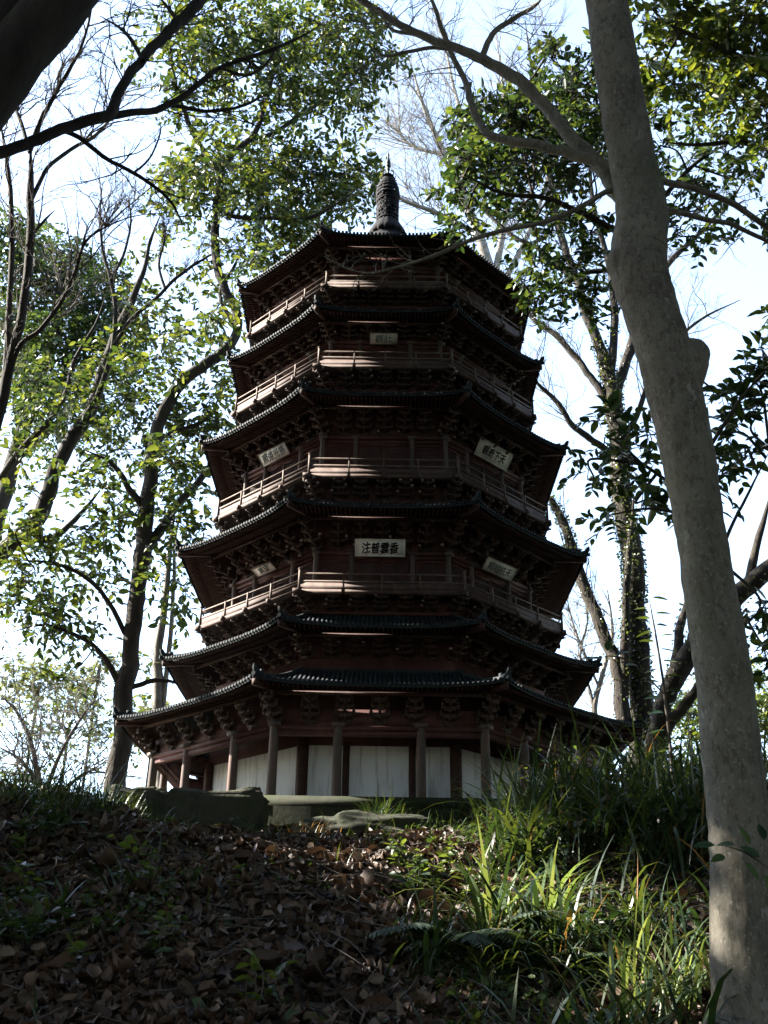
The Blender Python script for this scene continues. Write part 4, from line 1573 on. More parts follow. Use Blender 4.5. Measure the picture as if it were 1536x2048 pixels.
# huge dark leaning trunk, top left ------------------------------------------------
t = Tree('dark_leaning_tree', 'thick dark near trunk crossing the top left corner, mossy limb reaching right below it', -6.3, 'bark_dark', 'camphor', .075)
gz = float(ground_z(-2.3, -6.2))
Q = t.limb([(-420, 900, 62), (-300, 610, 60), (-150, 352, 58), (0, 160, 56), (122, 0, 54), (230, -140, 50), (330, -330, 42)], crook=.04, n=26, sub=7, lump=.12, fine=.06, world=[((-2.35, -6.25, gz - .2), .19), ((-2.2, -6.25, gz + .5), .15)])
t.limb([(-40, 215, 40), (-20, 120, 40), (8, 20, 38), (20, -80, 34), (10, -250, 28)], n=18, lump=.12, fine=.05)
m = t.limb([(-330, 520, 16), (-200, 380, 14), (-80, 327, 12.5), (0, 303, 12), (80, 274, 11.5), (150, 248, 11), (216, 229, 11.5), (232, 195, 10), (258, 150, 9.5), (285, 120, 9), (315, 88, 9.5), (345, 56, 10.5), (368, 34, 11.5), (395, 6, 12), (430, -40, 12)], dy=(0, 1.3), n=12, fine=.05)
m2 = t.limb([(205, 232, 8), (250, 227, 7.5), (300, 222, 7), (342, 206, 6.5), (400, 166, 5.5), (440, 136, 5), (520, 108, 4), (590, 80, 3), (640, 50, 2)], dy=(.6, 1.3), n=9)
m3 = t.limb([(342, 210, 4.5), (380, 218, 4), (430, 223, 3.5), (490, 210, 3), (530, 190, 2.2)], dy=(1, 1.3), n=7)
m4 = t.limb([(125, 260, 5), (165, 280, 5), (215, 318, 4.5), (268, 345, 4), (310, 375, 3.6), (345, 408, 3), (365, 450, 2.2)], dy=(.5, 1.0), n=7)
m5 = t.limb([(286, 122, 4.5), (268, 90, 4), (245, 60, 3.4), (200, 32, 2.6)], dy=(.8, 1.1), n=6)
m6 = t.limb([(358, 45, 5), (340, 20, 4), (315, -10, 3.4)], dy=(1.1, 1.3), n=6)
m7 = t.limb([(268, 345, 2.5), (295, 322, 2.2), (312, 290, 2), (322, 260, 1.6), (318, 240, 1.2)], dy=(.8, .9), n=5)
m8 = t.limb([(440, 136, 3.5), (500, 150, 3), (545, 110, 2.6), (556, 50, 2)], dy=(.9, 1.3), n=6)
for L_ in (m, m2, m3, m4, m5, m6, m8):
    t.sprout(L_, 9, (.15, .5), .0042, 2, .1, .3)
t.finish()

# bare tree on the left edge ---------------------------------------------------------
t = Tree('bare_tree', 'leafless many-stemmed tree at the left edge with fine upright twigs', -1.2, 'bark_dark', twig='twig')
t.rs = .78
q0 = at(-70, 1200, -1.2)
A = t.limb([(-70, 1200, 17), (-35, 980, 15), (0, 815, 13), (30, 690, 12), (50, 600, 11), (61, 480, 10.5), (62, 380, 9.5), (60, 300, 9)], n=12, fine=.05, world=down(q0, .09))
B = t.limb([(60, 305, 6), (45, 255, 5), (28, 205, 4.5), (12, 150, 3.5), (4, 80, 2.5)], dy=(0, .3), n=7)
D = t.limb([(60, 300, 7), (78, 250, 6.5), (105, 195, 5.5), (135, 145, 5), (160, 100, 4), (178, 40, 3), (190, -20, 2)], dy=(0, -.3), n=8)
E = t.limb([(63, 400, 6), (95, 335, 5.5), (140, 300, 5), (180, 278, 4.5), (215, 245, 4), (240, 190, 3), (250, 130, 2)], dy=(0, .4), n=7)
G = t.limb([(-40, 1000, 11), (-20, 900, 10), (8, 760, 9), (18, 620, 8), (24, 500, 7), (20, 380, 6), (10, 300, 5), (0, 240, 4)], dy=(0, .3), n=9)
H = t.limb([(5, 800, 7), (35, 700, 6.5), (80, 660, 6), (125, 600, 5.5), (150, 545, 5), (168, 490, 4), (200, 460, 3), (262, 432, 2)], dy=(0, -.3), n=7)
H2 = t.limb([(64, 470, 4), (90, 440, 3.4), (110, 420, 2.6)], n=6)
for L_, n_ in ((B, 14), (D, 20), (E, 20), (A, 12), (G, 12), (H, 18)):
    t.sprout(L_, n_, (.3, 1.0), .0085, 2, .5, .3, .75, .7, 4)
t.finish()

# main evergreen behind the pagoda, left ----------------------------------------------
t = Tree('camphor_tree', 'tall evergreen with crooked dark trunk beside the pagoda, crown rising above its left roofs', 2.1, 'bark_dark', 'camphor', .105)
t.rs = .92
q0 = at(226, 1640, 2.1)
A = t.limb([(226, 1640, 26), (234, 1540, 23), (250, 1400, 21), (262, 1290, 18.5), (275, 1180, 17.5), (288, 1095, 18), (292, 1030, 17), (300, 940, 15.5), (318, 850, 14.5), (343, 792, 13.5), (385, 745, 12.5), (430, 715, 12), (464, 682, 11), (476, 640, 10), (458, 590, 9.5),
            (438, 540, 9.5), (431, 460, 9), (436, 390, 8.5), (450, 325, 7.5), (490, 285, 6.5), (512, 262, 6), (530, 210, 5.5), (545, 150, 5), (556, 90, 4), (562, 20, 3)], n=18, sub=6, fine=.07, world=down(q0, .15))
lim = [t.limb([(440, 350, 6.5), (415, 310, 6), (390, 275, 5.5), (370, 225, 5), (352, 170, 4), (340, 90, 3), (338, 20, 2)], dy=(0, -.5)),
       t.limb([(508, 278, 6), (545, 268, 5), (600, 232, 4.5), (645, 200, 4), (690, 150, 3), (720, 90, 2)], dy=(0, .6)),
       t.limb([(436, 420, 5.5), (480, 436, 5), (540, 436, 4.5), (610, 438, 4), (670, 410, 3), (725, 370, 2)], dy=(0, -.5)),
       t.limb([(290, 1092, 13), (318, 1062, 11), (345, 1025, 9), (378, 985, 8), (416, 938, 7), (455, 880, 5)], dy=(0, .5)),
       t.limb([(294, 1025, 9), (272, 995, 8), (254, 970, 7), (238, 945, 6), (215, 920, 4.5), (170, 900, 3)], dy=(0, -.4)),
       t.limb([(252, 1390, 8), (232, 1355, 7), (205, 1310, 6), (160, 1275, 5), (90, 1250, 3.5), (20, 1265, 2)], dy=(0, -.3)),
       t.limb([(262, 1375, 6), (300, 1362, 5.5), (330, 1360, 5), (360, 1370, 3)], dy=(0, .2)),
       t.limb([(474, 660, 5), (440, 590, 4), (470, 530, 3.5), (490, 490, 2.5)], dy=(0, .4)),
       t.limb([(300, 940, 6), (320, 880, 5), (410, 840, 4), (440, 790, 3)], dy=(0, .5)),
       t.limb([(262, 1290, 6), (200, 1180, 5), (120, 1130, 4), (40, 1120, 3)], dy=(0, -.4))]
for cl in ((330, 60, 60, 80, 150), (405, 50, 80, 65, 330), (490, 40, 70, 60, 330), (570, 50, 80, 70, 480), (650, 55, 70, 60, 420), (720, 70, 60, 50, 330), (755, 120, 35, 45, 150), (380, 130, 80, 60, 260),
           (460, 130, 70, 55, 300), (550, 150, 75, 60, 380), (640, 150, 75, 60, 380), (705, 175, 50, 50, 220), (385, 205, 55, 45, 160), (450, 225, 50, 45, 120), (560, 225, 50, 40, 130), (640, 225, 60, 40, 170), (720, 225, 25, 30, 50),
           (350, 365, 45, 60, 260), (410, 330, 65, 55, 380), (480, 335, 70, 55, 440), (550, 340, 75, 60, 480), (620, 350, 75, 60, 440), (690, 345, 60, 55, 330), (738, 350, 22, 35, 90), (520, 410, 70, 45, 280), (600, 425, 70, 35, 260),
           (680, 420, 50, 35, 190), (330, 440, 30, 30, 60), (400, 400, 40, 30, 110), (420, 480, 40, 50, 80), (540, 490, 65, 45, 200), (600, 475, 50, 35, 150), (505, 530, 40, 50, 90), (470, 600, 35, 50, 110), (430, 620, 50, 50, 130),
           (395, 680, 50, 40, 110), (465, 740, 30, 45, 90), (330, 720, 55, 50, 160), (420, 800, 50, 50, 170), (380, 870, 60, 60, 260), (340, 930, 50, 50, 180), (440, 850, 30, 50, 90), (300, 830, 50, 50, 160), (390, 960, 45, 50, 130),
           (340, 1040, 50, 50, 130), (380, 1060, 40, 40, 80), (240, 900, 70, 50, 200), (180, 960, 60, 40, 120), (230, 1040, 60, 45, 150), (150, 1080, 80, 50, 230), (60, 1150, 80, 60, 260), (190, 1150, 60, 50, 150), (330, 1150, 40, 50, 80),
           (100, 1230, 70, 40, 160), (20, 1210, 50, 60, 140), (170, 1290, 50, 40, 60), (130, 1360, 30, 30, 45), (60, 1050, 60, 40, 120), (350, 1210, 40, 40, 50)):
    t.cluster(*cl, dyr=(-.7, .8))
t.finish()

# leaning leafy trunk, left edge -----------------------------------------------------
t = Tree('leaning_tree', 'dark trunk slanting up from the left edge towards the dense crown, half hidden in leaves', 2.9, 'bark_dark', 'camphor', .10)
t.rs = .82
q0 = at(-330, 1660, 2.9)
A = t.limb([(-330, 1660, 28), (-200, 1400, 25), (-80, 1200, 23), (0, 1105, 21), (58, 1060, 20), (92, 995, 19), (115, 930, 17.5), (148, 872, 16.5), (192, 795, 15.5), (214, 715, 14), (238, 655, 12), (265, 600, 9), (288, 540, 6), (302, 480, 4), (325, 420, 2)], n=14, fine=.07, world=down(q0, .2))
B = t.limb([(60, 1058, 12), (95, 1080, 9), (150, 1040, 7), (200, 980, 5)], dy=(0, .4))
D = t.limb([(0, 960, 9), (40, 900, 8.5), (90, 850, 8), (130, 790, 7), (150, 720, 5), (190, 650, 3), (212, 590, 2)], dy=(0, -.3))
sa = t.limb([(150, 868, 7.92), (178, 822, 7.2), (205, 770, 6.84), (226, 690, 5.76), (231, 620, 5.04), (222, 560, 4.32), (205, 500, 3.6), (200, 430, 2.88), (205, 365, 2.16)], dy=(0, -.6), n=10)
sb = t.limb([(228, 690, 5.25), (262, 640, 4.88), (310, 598, 4.5), (355, 555, 4.12), (400, 522, 3.38), (425, 508, 2.62), (470, 490, 1.5)], dy=(-.3, -.2), n=8)
sc = t.limb([(330, 578, 4), (318, 530, 3.4), (330, 470, 2.8), (322, 420, 2)], dy=(-.3, -.3), n=6)
se = t.limb([(222, 560, 4), (250, 500, 3.5), (262, 440, 3), (255, 390, 2)], dy=(-.4, -.4), n=6)
for L_, n_ in ((sa, 9), (sb, 10), (sc, 5), (se, 6)):
    t.sprout(L_, 2 * n_, (.3, .9), .007, 2, .5, .45, .8, .7, 4)
for cl in ((300, 540, 45, 40, 60), (400, 560, 40, 40, 60), (330, 620, 50, 40, 70), (270, 600, 40, 40, 40)):
    t.cluster(*cl)
for cl in ((130, 800, 70, 50, 200), (70, 760, 50, 50, 150), (200, 720, 60, 50, 190), (260, 700, 50, 50, 150), (270, 780, 50, 50, 150), (200, 860, 60, 50, 150), (30, 830, 30, 60, 60), (30, 900, 50, 40, 80), (110, 900, 50, 40, 90), (60, 980, 40, 30, 50), (270, 640, 40, 40, 90), (310, 660, 40, 40, 90)):
    t.cluster(*cl[:4], int(cl[4] * .75), dyr=(-.5, .8))
t.finish()

# dense far crown --------------------------------------------------------------------
t = Tree('dense_evergreen', 'dense dark rounded evergreen standing farther back at the left', 6.5, 'bark_dark', 'dense', .105)
q0 = at(-60, 1640, 6.5)
A = t.limb([(-60, 1640, 20), (-40, 1200, 18), (10, 980, 16), (60, 820, 14), (100, 700, 12), (120, 580, 9), (125, 500, 5)], n=12, world=down(q0, .3, 1))
t.limb([(30, 920, 8), (110, 850, 7), (160, 790, 5), (200, 720, 3)], dy=(0, .5))
for cl in ((30, 470, 50, 45, 260), (95, 500, 60, 45, 300), (160, 530, 60, 45, 300), (215, 560, 40, 45, 190), (30, 540, 60, 55, 340), (110, 580, 70, 55, 420), (190, 610, 65, 55, 380), (245, 640, 40, 45, 170), (40, 630, 65, 60, 380), (120, 670, 70, 60, 420),
           (200, 690, 65, 55, 360), (260, 710, 40, 50, 150), (50, 720, 65, 55, 340), (130, 760, 70, 55, 340), (60, 800, 60, 50, 230), (160, 840, 60, 45, 190), (100, 850, 50, 40, 120), (240, 790, 50, 50, 150)):
    t.cluster(*cl[:4], int(cl[4] * 1.9), dyr=(-.9, .9))
t.finish()

# slim pale stems behind the left roofs -------------------------------------------------
t = Tree('slim_tree', 'pair of slim pale stems behind the lowest left eaves', 3.4, 'bark_pale', 'camphor', .09)
q0 = at(322, 1640, 3.4)
t.limb([(322, 1640, 12), (320, 1500, 11.5), (316, 1400, 11), (317, 1290, 8.5), (330, 1200, 7), (340, 1100, 5), (352, 1000, 3)], n=10, world=down(q0, .08))
t.limb([(322, 1450, 6), (338, 1300, 5), (347, 1180, 4), (350, 1080, 3), (372, 980, 2)], n=7)
for cl in ((345, 1010, 40, 60, 60), (360, 1130, 40, 50, 60), (300, 1430, 50, 40, 90), (330, 1330, 40, 30, 30), (280, 1330, 30, 40, 30)):
    t.cluster(*cl)
t.finish()

# ivy-clad tree on the right ----------------------------------------------------------
t = Tree('ivy_clad_tree', 'tall forked tree with ivy-covered trunk behind the right side of the pagoda', 3.0, 'bark_dark', 'ivy', .035, twig='bark_mid')
q0 = at(1290, 1640, 3.0)
A = t.limb([(1290, 1640, 30), (1286, 1520, 27), (1280, 1400, 23), (1278, 1300, 21), (1270, 1200, 21), (1258, 1100, 21), (1246, 1000, 20), (1238, 900, 19), (1228, 820, 18), (1218, 755, 14), (1198, 690, 11), (1170, 610, 9), (1135, 510, 8), (1108, 420, 7), (1100, 360, 6), (1086, 260, 4.5), (1065, 150, 3), (1050, 40, 2)], n=16, fine=.08, world=down(q0, .22))
fr = t.limb([(1228, 820, 12), (1240, 765, 11), (1262, 690, 10), (1290, 600, 8.5), (1335, 530, 6.5), (1400, 465, 4.5), (1465, 395, 3), (1500, 340, 2)], dy=(0, .6), n=10)
fc = t.limb([(1222, 790, 9), (1225, 700, 8.5), (1228, 600, 7.5), (1216, 520, 6), (1192, 430, 5), (1180, 330, 3.5), (1190, 230, 2)], dy=(0, -.4), n=9)
ll = t.limb([(1250, 1480, 17), (1246, 1420, 16), (1240, 1350, 15), (1222, 1298, 13), (1190, 1225, 12), (1166, 1165, 11.5), (1145, 1100, 10.5), (1128, 1045, 9), (1108, 1010, 7), (1090, 985, 4)], dy=(-.2, .3), n=12, fine=.08)
ls = t.limb([(1246, 1400, 10), (1250, 1280, 9), (1252, 1190, 7.5), (1262, 1080, 6), (1268, 990, 4)], dy=(-.1, -.3), n=9)
l1 = t.limb([(1214, 800, 8), (1180, 755, 7), (1150, 715, 6.5), (1110, 668, 6), (1070, 640, 5), (1040, 600, 3.5), (1010, 530, 2.4)], dy=(0, .4), n=8)
l2 = t.limb([(1212, 900, 7), (1180, 875, 6.5), (1145, 850, 6), (1110, 800, 5), (1075, 768, 3.5), (1060, 720, 2)], dy=(0, -.3), n=8)
rs = t.limb([(1245, 880, 7), (1275, 830, 6), (1300, 760, 5), (1345, 690, 4), (1400, 640, 3), (1480, 600, 2)], dy=(0, .4), n=7)
lm = t.limb([(1150, 560, 5), (1080, 500, 4.5), (1010, 460, 4), (930, 380, 3), (880, 300, 2.2), (850, 200, 1.6)], dy=(0, .5), n=7)
for L_, n_ in ((fr, 12), (fc, 10), (l1, 8), (l2, 7), (rs, 8), (lm, 14), (ll, 7)):
    t.sprout(L_, 2 * n_, (.3, 1.2), .008, 2, .45, .25, .75, .7, 4)
t.sprout(A[int(len(A) * .65):], 28, (.4, 1.4), .009, 2, .45, .2, .75, .7, 4)
for (nm, mb, Q_, rr) in t.limbs[:1]:
    t.ivy(Q_, rr, 3400, .038, .03, .62)
for i in (3, 4):
    t.ivy(t.limbs[i][2], t.limbs[i][3], 420, .03, .0, .95)
t.ivy(fr, t.limbs[1][3], 160, .03, 0, .5)
t.ivy(fc, t.limbs[2][3], 120, .03, 0, .5)
t.ivy(ll[len(ll) * 3 // 5:], t.limbs[3][3][len(ll) * 3 // 5:], 260, .04, 0, 1)
t.finish()

t = Tree('leaning_tree', 'twisted dark tree leaning right behind the grey trunk, ivy at its base', 1.6, 'bark_dark', 'ivy', .035)
q0 = at(1306, 1660, 1.6)
A = t.limb([(1306, 1660, 18), (1307, 1540, 16.5), (1316, 1450, 17), (1336, 1375, 19), (1370, 1322, 20), (1400, 1272, 20), (1440, 1225, 19.5), (1490, 1182, 18.5), (1536, 1135, 18), (1600, 1050, 15), (1640, 950, 11)], n=14, fine=.09, world=down(q0, .15))
t.limb([(1316, 1510, 12), (1342, 1445, 11.5), (1376, 1402, 10.5), (1408, 1352, 9), (1450, 1290, 7.5), (1480, 1230, 5)], dy=(0, -.3), n=10, fine=.08)
t.limb([(1350, 1350, 13), (1356, 1292, 10), (1362, 1244, 8.5), (1374, 1205, 6), (1390, 1150, 4)], dy=(0, .3), n=9, fine=.08)
t.limb([(1490, 1185, 10), (1505, 1130, 9), (1520, 1060, 7), (1545, 980, 5)], dy=(0, .3), n=9)
t.ivy(t.limbs[0][2], t.limbs[0][3], 500, .034, .05, .8)
t.ivy(t.limbs[2][2], t.limbs[2][3], 120, .03, .0, .8)
t.finish()

# glossy evergreen behind the grey trunk -----------------------------------------------------
t = Tree('glossy_evergreen', 'evergreen with dark oval leaves filling the sky between the spire and the grey trunk', -2.6, 'bark_dark', 'glossy', .072)
q0 = at(1490, 1720, -2.6)
A = t.limb([(1490, 1720, 17), (1460, 1500, 16), (1425, 1250, 15), (1390, 1010, 14), (1352, 790, 13), (1305, 620, 12), (1288, 470, 11), (1268, 340, 10), (1250, 220, 8), (1232, 100, 6), (1220, 0, 4)], n=12, world=down(q0, .1))
t.limb([(1272, 350, 7), (1220, 318, 6.5), (1160, 290, 6), (1090, 262, 5), (1010, 250, 4), (940, 262, 2.5)], dy=(0, .5))
t.limb([(1290, 490, 7), (1220, 455, 6.5), (1150, 420, 5.5), (1080, 395, 5), (1000, 385, 4), (930, 350, 2.5)], dy=(0, -.4))
t.limb([(1300, 590, 6), (1240, 545, 5.5), (1170, 545, 5), (1100, 580, 4), (1050, 610, 2.5)], dy=(0, .5))
t.limb([(1290, 440, 6), (1340, 380, 5), (1400, 320, 4), (1470, 280, 3)], dy=(0, .4))
t.limb([(1255, 240, 5), (1200, 195, 4.5), (1140, 150, 3.5), (1095, 110, 2)], dy=(0, -.3))
for cl in ((1180, 120, 30, 40, 70), (1110, 115, 40, 35, 90), (1150, 190, 50, 40, 170), (1080, 200, 50, 40, 170), (1190, 250, 40, 45, 160), (1120, 260, 55, 45, 240), (1040, 250, 55, 45, 220), (970, 220, 45, 40, 130), (930, 265, 35, 40, 100),
           (1180, 320, 40, 35, 120), (1080, 320, 55, 40, 170), (1000, 310, 55, 40, 170), (935, 320, 40, 35, 110), (920, 380, 35, 30, 80), (990, 370, 50, 35, 120), (1070, 380, 40, 35, 80), (930, 430, 35, 25, 50), (1020, 430, 45, 30, 70), (1160, 410, 40, 30, 60),
           (1100, 460, 40, 30, 60), (1180, 470, 35, 35, 65), (1080, 520, 50, 30, 75), (1160, 530, 45, 35, 90), (1050, 560, 40, 30, 60), (1130, 590, 50, 30, 85), (1190, 590, 35, 40, 75), (1070, 620, 30, 20, 35), (1180, 640, 20, 20, 20),
           (1310, 220, 35, 40, 80), (1320, 290, 40, 40, 80), (1400, 240, 50, 40, 90), (1380, 320, 50, 40, 90), (1450, 300, 50, 40, 80), (1340, 390, 40, 30, 50), (1410, 400, 45, 30, 60), (1370, 460, 40, 25, 40), (1490, 360, 40, 40, 50), (1420, 480, 30, 20, 22)):
    t.cluster(*cl[:4], int(cl[4] * 1.25), dyr=(-.45, .45), hang=.2)
t.finish()

t = Tree('lime_leaved_tree', 'tree reaching in at the top right corner with yellow-green backlit leaves', -3.2, 'bark_mid', 'lime', .080)
q0 = at(1760, 1900, -3.2)
A = t.limb([(1760, 1900, 26), (1720, 1400, 24), (1690, 900, 22), (1670, 500, 19), (1660, 200, 15), (1640, -50, 10)], n=12, world=down(q0, .14))
t.limb([(1668, 330, 9), (1600, 200, 8), (1520, 140, 7), (1440, 95, 5.5), (1360, 60, 4), (1300, 30, 2.5)], dy=(0, -.4))
t.limb([(1672, 500, 8), (1600, 380, 7), (1540, 300, 6), (1470, 285, 5), (1400, 290, 4), (1330, 285, 2.5)], dy=(0, .3))
t.limb([(1664, 200, 8), (1590, 60, 6), (1520, 0, 4.5), (1440, -30, 3)], dy=(0, .4))
t.limb([(1680, 700, 6), (1610, 640, 5), (1545, 620, 3)], dy=(0, -.4))
for cl in ((1290, 25, 30, 40, 60), (1350, 40, 50, 45, 150), (1420, 30, 55, 45, 170), (1490, 30, 50, 45, 160), (1535, 60, 40, 50, 110), (1320, 100, 50, 40, 130), (1390, 110, 55, 45, 170), (1460, 110, 55, 45, 170), (1525, 140, 40, 50, 110), (1340, 165, 50, 35, 100), (1420, 180, 50, 40, 120),
           (1490, 200, 50, 40, 120), (1535, 230, 30, 40, 70), (1480, 260, 45, 30, 60), (1525, 420, 20, 40, 40), (1530, 300, 25, 35, 35), (1545, 640, 20, 20, 20)):
    t.cluster(*cl, dyr=(-.5, .5), hang=.25)
t.finish()

t = Tree('young_evergreen', 'young tree with sparse sprays of dark leaves showing on both sides of the grey trunk', -3.9, 'bark_mid', 'glossy', .080)
q0 = at(1500, 1780, -3.9)
A = t.limb([(1500, 1780, 12), (1470, 1500, 11), (1435, 1250, 10), (1400, 1050, 9), (1372, 900, 7), (1350, 790, 4.5)], n=9, world=down(q0, .06))
t.limb([(1400, 1050, 4.5), (1340, 970, 4), (1270, 920, 3.4), (1200, 890, 2)], dy=(0, .3), n=6)
t.limb([(1385, 960, 4.5), (1430, 880, 4), (1480, 800, 3.4), (1530, 740, 2)], dy=(0, -.3), n=6)
t.limb([(1420, 1160, 4), (1460, 1060, 3.5), (1500, 980, 2.6), (1540, 900, 2)], dy=(0, .3), n=6)
t.limb([(1440, 1290, 4), (1500, 1240, 3), (1540, 1200, 2)], dy=(0, -.3), n=6)
for cl in ((1440, 790, 35, 35, 55), (1500, 760, 40, 35, 60), (1525, 700, 25, 30, 30), (1450, 870, 45, 35, 65), (1515, 830, 35, 35, 45), (1440, 950, 35, 35, 45), (1490, 920, 30, 30, 30), (1210, 870, 40, 35, 45), (1190, 960, 35, 35, 35), (1260, 930, 45, 40, 60),
           (1300, 870, 35, 35, 45), (1290, 1000, 40, 35, 40), (1220, 1030, 35, 25, 25), (1340, 1020, 20, 30, 20), (1520, 1220, 30, 30, 40), (1530, 1300, 20, 40, 35), (1500, 1370, 25, 25, 20)):
    t.cluster(*cl, dyr=(-.3, .3), hang=.15)
t.finish()

# sapling with horizontal leaves before the ivied tree
t = Tree('sapling', 'thin upright sapling with level pointed leaves in front of the ivied trunk', -2.7, 'twig', 'glossy', .088, cat='sapling')
q0 = at(1346, 1560, -2.7)
A = t.limb([(1346, 1560, 3.2), (1338, 1460, 3), (1328, 1380, 2.8), (1318, 1310, 2.4), (1308, 1250, 2), (1298, 1195, 1.4)], n=6, world=down(q0, .008, .02))
for i, s in enumerate(np.linspace(.15, 1, 26)):
    p = A[int(s * (len(A) - 1))]
    sg = 1 if i % 2 else -1
    dl = np.array([sg, rng.normal(0, .3), rng.normal(.05, .12)])
    leaves(t.crown, [p + unit(dl) * .02], [dl], [[0, rng.normal(-.2, .25), 1]], [.10 * rng.uniform(.75, 1.15)], [.046])
B = t.limb([(1330, 1390, 2), (1270, 1330, 1.8), (1225, 1312, 1.4), (1195, 1318, 1)], dy=(0, -.1), n=5)
for i, (a_, b_, dx) in enumerate(((1215, 1302, 0), (1232, 1312, 1), (1205, 1318, -1), (1190, 1318, -1), (1250, 1330, 1))):
    leaves(t.crown, [at(a_, b_, -2.8)], [[dx * .8 + .1, 0, .5 if i < 2 else .1]], [[0, -.7, 1]], [.085], [.05])
t.finish()

t = Tree('sapling', 'leafy sapling twig crossing low in front of the grey trunk', -6.05, 'twig', 'glossy', .06, cat='sapling')
q0 = at(1640, 1960, -6.05)
A = t.limb([(1640, 1960, 5), (1590, 1800, 4), (1540, 1740, 3), (1490, 1705, 2.4), (1445, 1690, 1.6)], n=6, world=down(q0, .01, .02))
for (a_, b_, dx, dz) in ((1520, 1715, -.6, .5), (1500, 1690, -.3, 1), (1470, 1690, -1, .2), (1450, 1712, -1, -.3), (1530, 1750, .2, -1), (1490, 1725, .5, -.6), (1430, 1690, -1, .05), (1545, 1700, .4, .8), (1528, 1680, .1, 1)):
    leaves(t.crown, [at(a_, b_, -6.07)], [[dx, rng.normal(0, .3), dz]], [[rng.normal(0, .3), -.8, .6]], [.050 * rng.uniform(.8, 1.3)], [.026])
t.finish()

# bare wood beyond, seen as fine twigs against the sky --------------------------------------------
t = Tree('bare_tree', 'pale leafless tree behind the spire with fine twigs spreading across the sky', 6.5, 'bark_pale', twig='bark_pale')
q0 = at(1010, 1650, 6.5)
A = t.limb([(1010, 1650, 18), (1005, 1200, 16), (1000, 800, 14), (990, 600, 12), (970, 500, 10), (930, 400, 8), (890, 310, 6), (850, 220, 4), (820, 120, 2.5)], n=10, world=down(q0, .25, 1))
ls_ = [A[int(len(A) * .55):], t.limb([(985, 570, 8), (1010, 450, 6), (1020, 330, 5), (1010, 200, 3.5), (990, 60, 2)], dy=(0, .6)),
       t.limb([(960, 470, 6), (880, 430, 5), (830, 410, 4), (790, 395, 2.6)], dy=(0, -.5)), t.limb([(925, 390, 5), (930, 270, 4), (900, 140, 3), (880, 20, 2)], dy=(0, .6)),
       t.limb([(890, 310, 4), (820, 290, 3), (790, 240, 2)], dy=(0, .3)), t.limb([(990, 600, 7), (1060, 460, 5), (1110, 300, 3.5), (1140, 120, 2)], dy=(0, .5))]
for L_ in ls_:
    t.sprout(L_, 30, (.6, 2.0), .011, 2, .45, .15, .75, .7, 4)
t.finish()

t = Tree('bare_tree', 'pale thin leafless tree in the gap right of the lower roofs', 5.5, 'bark_pale', twig='bark_pale')
q0 = at(1200, 1640, 5.5)
A = t.limb([(1200, 1640, 8), (1196, 1500, 7), (1190, 1420, 6), (1205, 1350, 5), (1225, 1270, 4), (1215, 1180, 2.5)], n=7, world=down(q0, .1, 1))
B = t.limb([(1192, 1440, 4), (1180, 1380, 3.4), (1160, 1310, 3), (1175, 1230, 2), (1150, 1150, 1.5)])
D = t.limb([(1200, 1380, 3), (1150, 1260, 2.5), (1130, 1180, 1.5)])
for L_ in (A, B, D):
    t.sprout(L_, 16, (.3, 1.0), .008, 2, .35, .2, .85, .7, 4)
t.finish()

t = Tree('bare_shrub', 'tangle of leafless grey twigs on the skyline at the lower left', 4.5, 'twig', 'camphor', .06, twig='twig', cat='shrub')
q0 = at(90, 1640, 4.5)
A = t.limb([(90, 1640, 7), (80, 1560, 6), (60, 1480, 5), (30, 1420, 3.5), (0, 1390, 2)], n=6, world=down(q0, .06, 1))
B = t.limb([(85, 1600, 5), (120, 1510, 4), (160, 1440, 3), (190, 1400, 2)])
D = t.limb([(80, 1570, 4), (40, 1520, 3.5), (-10, 1490, 2.5)])
E = t.limb([(95, 1620, 4), (150, 1560, 3.4), (210, 1530, 2)])
for L_ in (A, B, D, E):
    t.sprout(L_, 18, (.4, 1.1), .009, 2, .2, .1, .95, .7, 4)
t.cluster(180, 1480, 50, 60, 60, leafL=.05)
t.cluster(50, 1560, 50, 40, 60, leafL=.05)
t.finish()

# sunlit shrubs far beyond the crest ----------------------------------------------------------------
def bush(px, py, rx, ry, Y, n, label, mat='far', L=.10, name='sunlit_shrub'):
    t = Tree(name, label, Y, 'bark_mid', mat, L, cat='shrub')
    q0 = at(px, py + ry, Y)
    t.limb([(px, py + ry, 3), (px + 5, py + ry * .4, 2.6), (px - 5, py, 2.2), (px + 6, py - ry * .6, 1.5)], n=7, world=down(q0, .03, .5))
    for i in range(7):
        a_, r_ = rng.uniform(0, 6.28), rng.random() ** .5
        t.cluster(px + math.cos(a_) * rx * r_ * .75, py + math.sin(a_) * ry * r_ * .75, rx * .45, ry * .42, int(n * 2.4) // 7, dyr=(-.7, .7))
    t.finish()


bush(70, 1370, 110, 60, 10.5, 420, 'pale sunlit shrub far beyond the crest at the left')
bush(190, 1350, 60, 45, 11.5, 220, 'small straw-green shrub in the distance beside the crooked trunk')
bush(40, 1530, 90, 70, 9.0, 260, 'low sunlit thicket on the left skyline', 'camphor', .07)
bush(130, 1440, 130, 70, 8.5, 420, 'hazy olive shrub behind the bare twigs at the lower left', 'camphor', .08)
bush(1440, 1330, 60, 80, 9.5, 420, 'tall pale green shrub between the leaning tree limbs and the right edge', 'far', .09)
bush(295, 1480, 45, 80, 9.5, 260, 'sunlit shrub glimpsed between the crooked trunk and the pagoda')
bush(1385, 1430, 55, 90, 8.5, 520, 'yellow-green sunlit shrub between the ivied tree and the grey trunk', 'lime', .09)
bush(1515, 1440, 45, 120, 7.5, 420, 'yellow-green shrub at the right edge beyond the grey trunk', 'lime', .09)
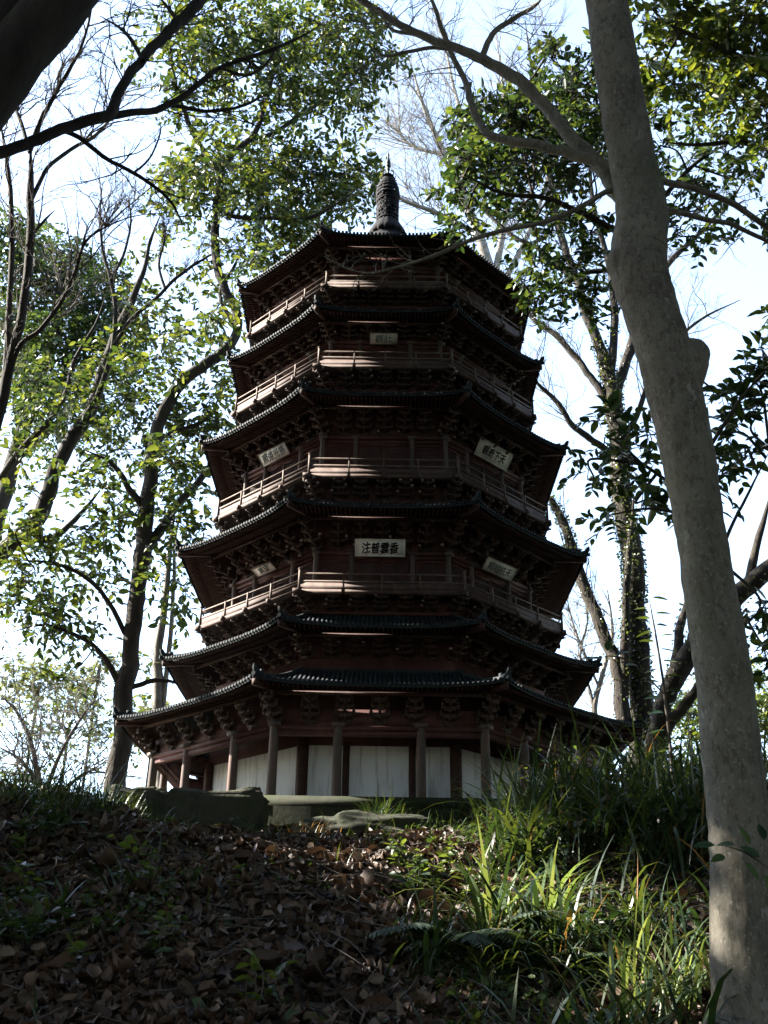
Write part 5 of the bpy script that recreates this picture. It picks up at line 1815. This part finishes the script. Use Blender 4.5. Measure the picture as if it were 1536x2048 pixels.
bush(1340, 1545, 90, 40, 4.5, 300, 'low leafy undergrowth at the foot of the leaning ivied tree', 'far', .07)


# unseen woods added around and above the viewer to block sky and sun ----------------------
mb, tr = MB(), MB()
def clump(c, R, n, L):
    u = unit(rng.normal(0, 1, (n, 3))) * rng.random((n, 1)) ** .4
    l = L * rng.uniform(.7, 1.4, n)
    leaves(mb, np.array(c) + u * np.array(R), rng.normal(0, 1, (n, 3)) - Z3 * .4, Z3 + rng.normal(0, .6, (n, 3)), l, l * .55)
for i in range(420):
    clump((rng.uniform(-18, 18), rng.uniform(-20, -11.5), rng.uniform(-3, 14)), (1.5, 1.3, 1.0), 100, .36)
for i in range(200):
    clump((rng.uniform(6.4, 13), rng.uniform(-11.5, 2), rng.uniform(-1.5, 11)), (1.3, 1.3, 1.0), 90, .34)
for i in range(330):
    y_ = rng.uniform(-12, -2.6)
    clump((rng.uniform(-7, 7), y_, rng.uniform(7.6, 11) + max(0, y_ + 5) * .5), (1.2, 1.0, .7), 90, .28)
lit = [on_ground(*q) + Z3 * h_ for h_ in (.08, .32) for q in ((870, 1690), (890, 1760), (985, 1830), (1060, 1840), (1130, 1850), (1390, 1990), (1310, 2020), (755, 1650))]
small = [on_ground(*q) + Z3 * .05 for q in ((300, 1770), (480, 1690), (160, 1690), (640, 1730), (420, 1900), (240, 1950))]
lit += [at(1425, q, -5.95) for q in (1700,)]
for i in range(330):
    x_ = rng.uniform(-7.4, -4.4)
    c_ = np.array([x_, rng.uniform(-6.4, -1.3), .4 + (-4 - x_) * .7 + rng.uniform(0, 6.4)])
    if any(np.linalg.norm((c_ - q) - SUND * np.dot(c_ - q, SUND)) < .5 for q in lit) or any(np.linalg.norm((c_ - q) - SUND * np.dot(c_ - q, SUND)) < .17 for q in small):  # clumps left out so sun reaches the chosen spots
        continue
    clump(c_, (.55, .42, .5), 120, .16)
for i in range(130):
    clump((rng.uniform(-15, -7.6), rng.uniform(-13, -3.2), rng.uniform(-1, 10)), (1.2, 1.1, 1.0), 75, .3)
for i in range(34):
    a_ = rng.uniform(-1.2, 4.3)
    x_, y_ = 12 * math.cos(a_) * rng.uniform(.8, 1.2), -8.5 - abs(8.5 * math.sin(a_)) * rng.uniform(.7, 1.2)
    if abs(x_) < 5 and y_ > -12:
        continue
    g_ = float(ground_z(x_, y_))
    tube(mb, catmull(np.array([[x_, y_, g_ - .3], [x_ + rng.normal(0, .3), y_, g_ + 5], [x_ + rng.normal(0, .6), y_ + rng.normal(0, .4), g_ + 11]]), 5), np.linspace(.17, .06, 11), 9, mat=1)
o = mb.build('unseen_shade_woods', [MAT['dense'], MAT['bark_dark']])
o['kind'] = 'stuff'
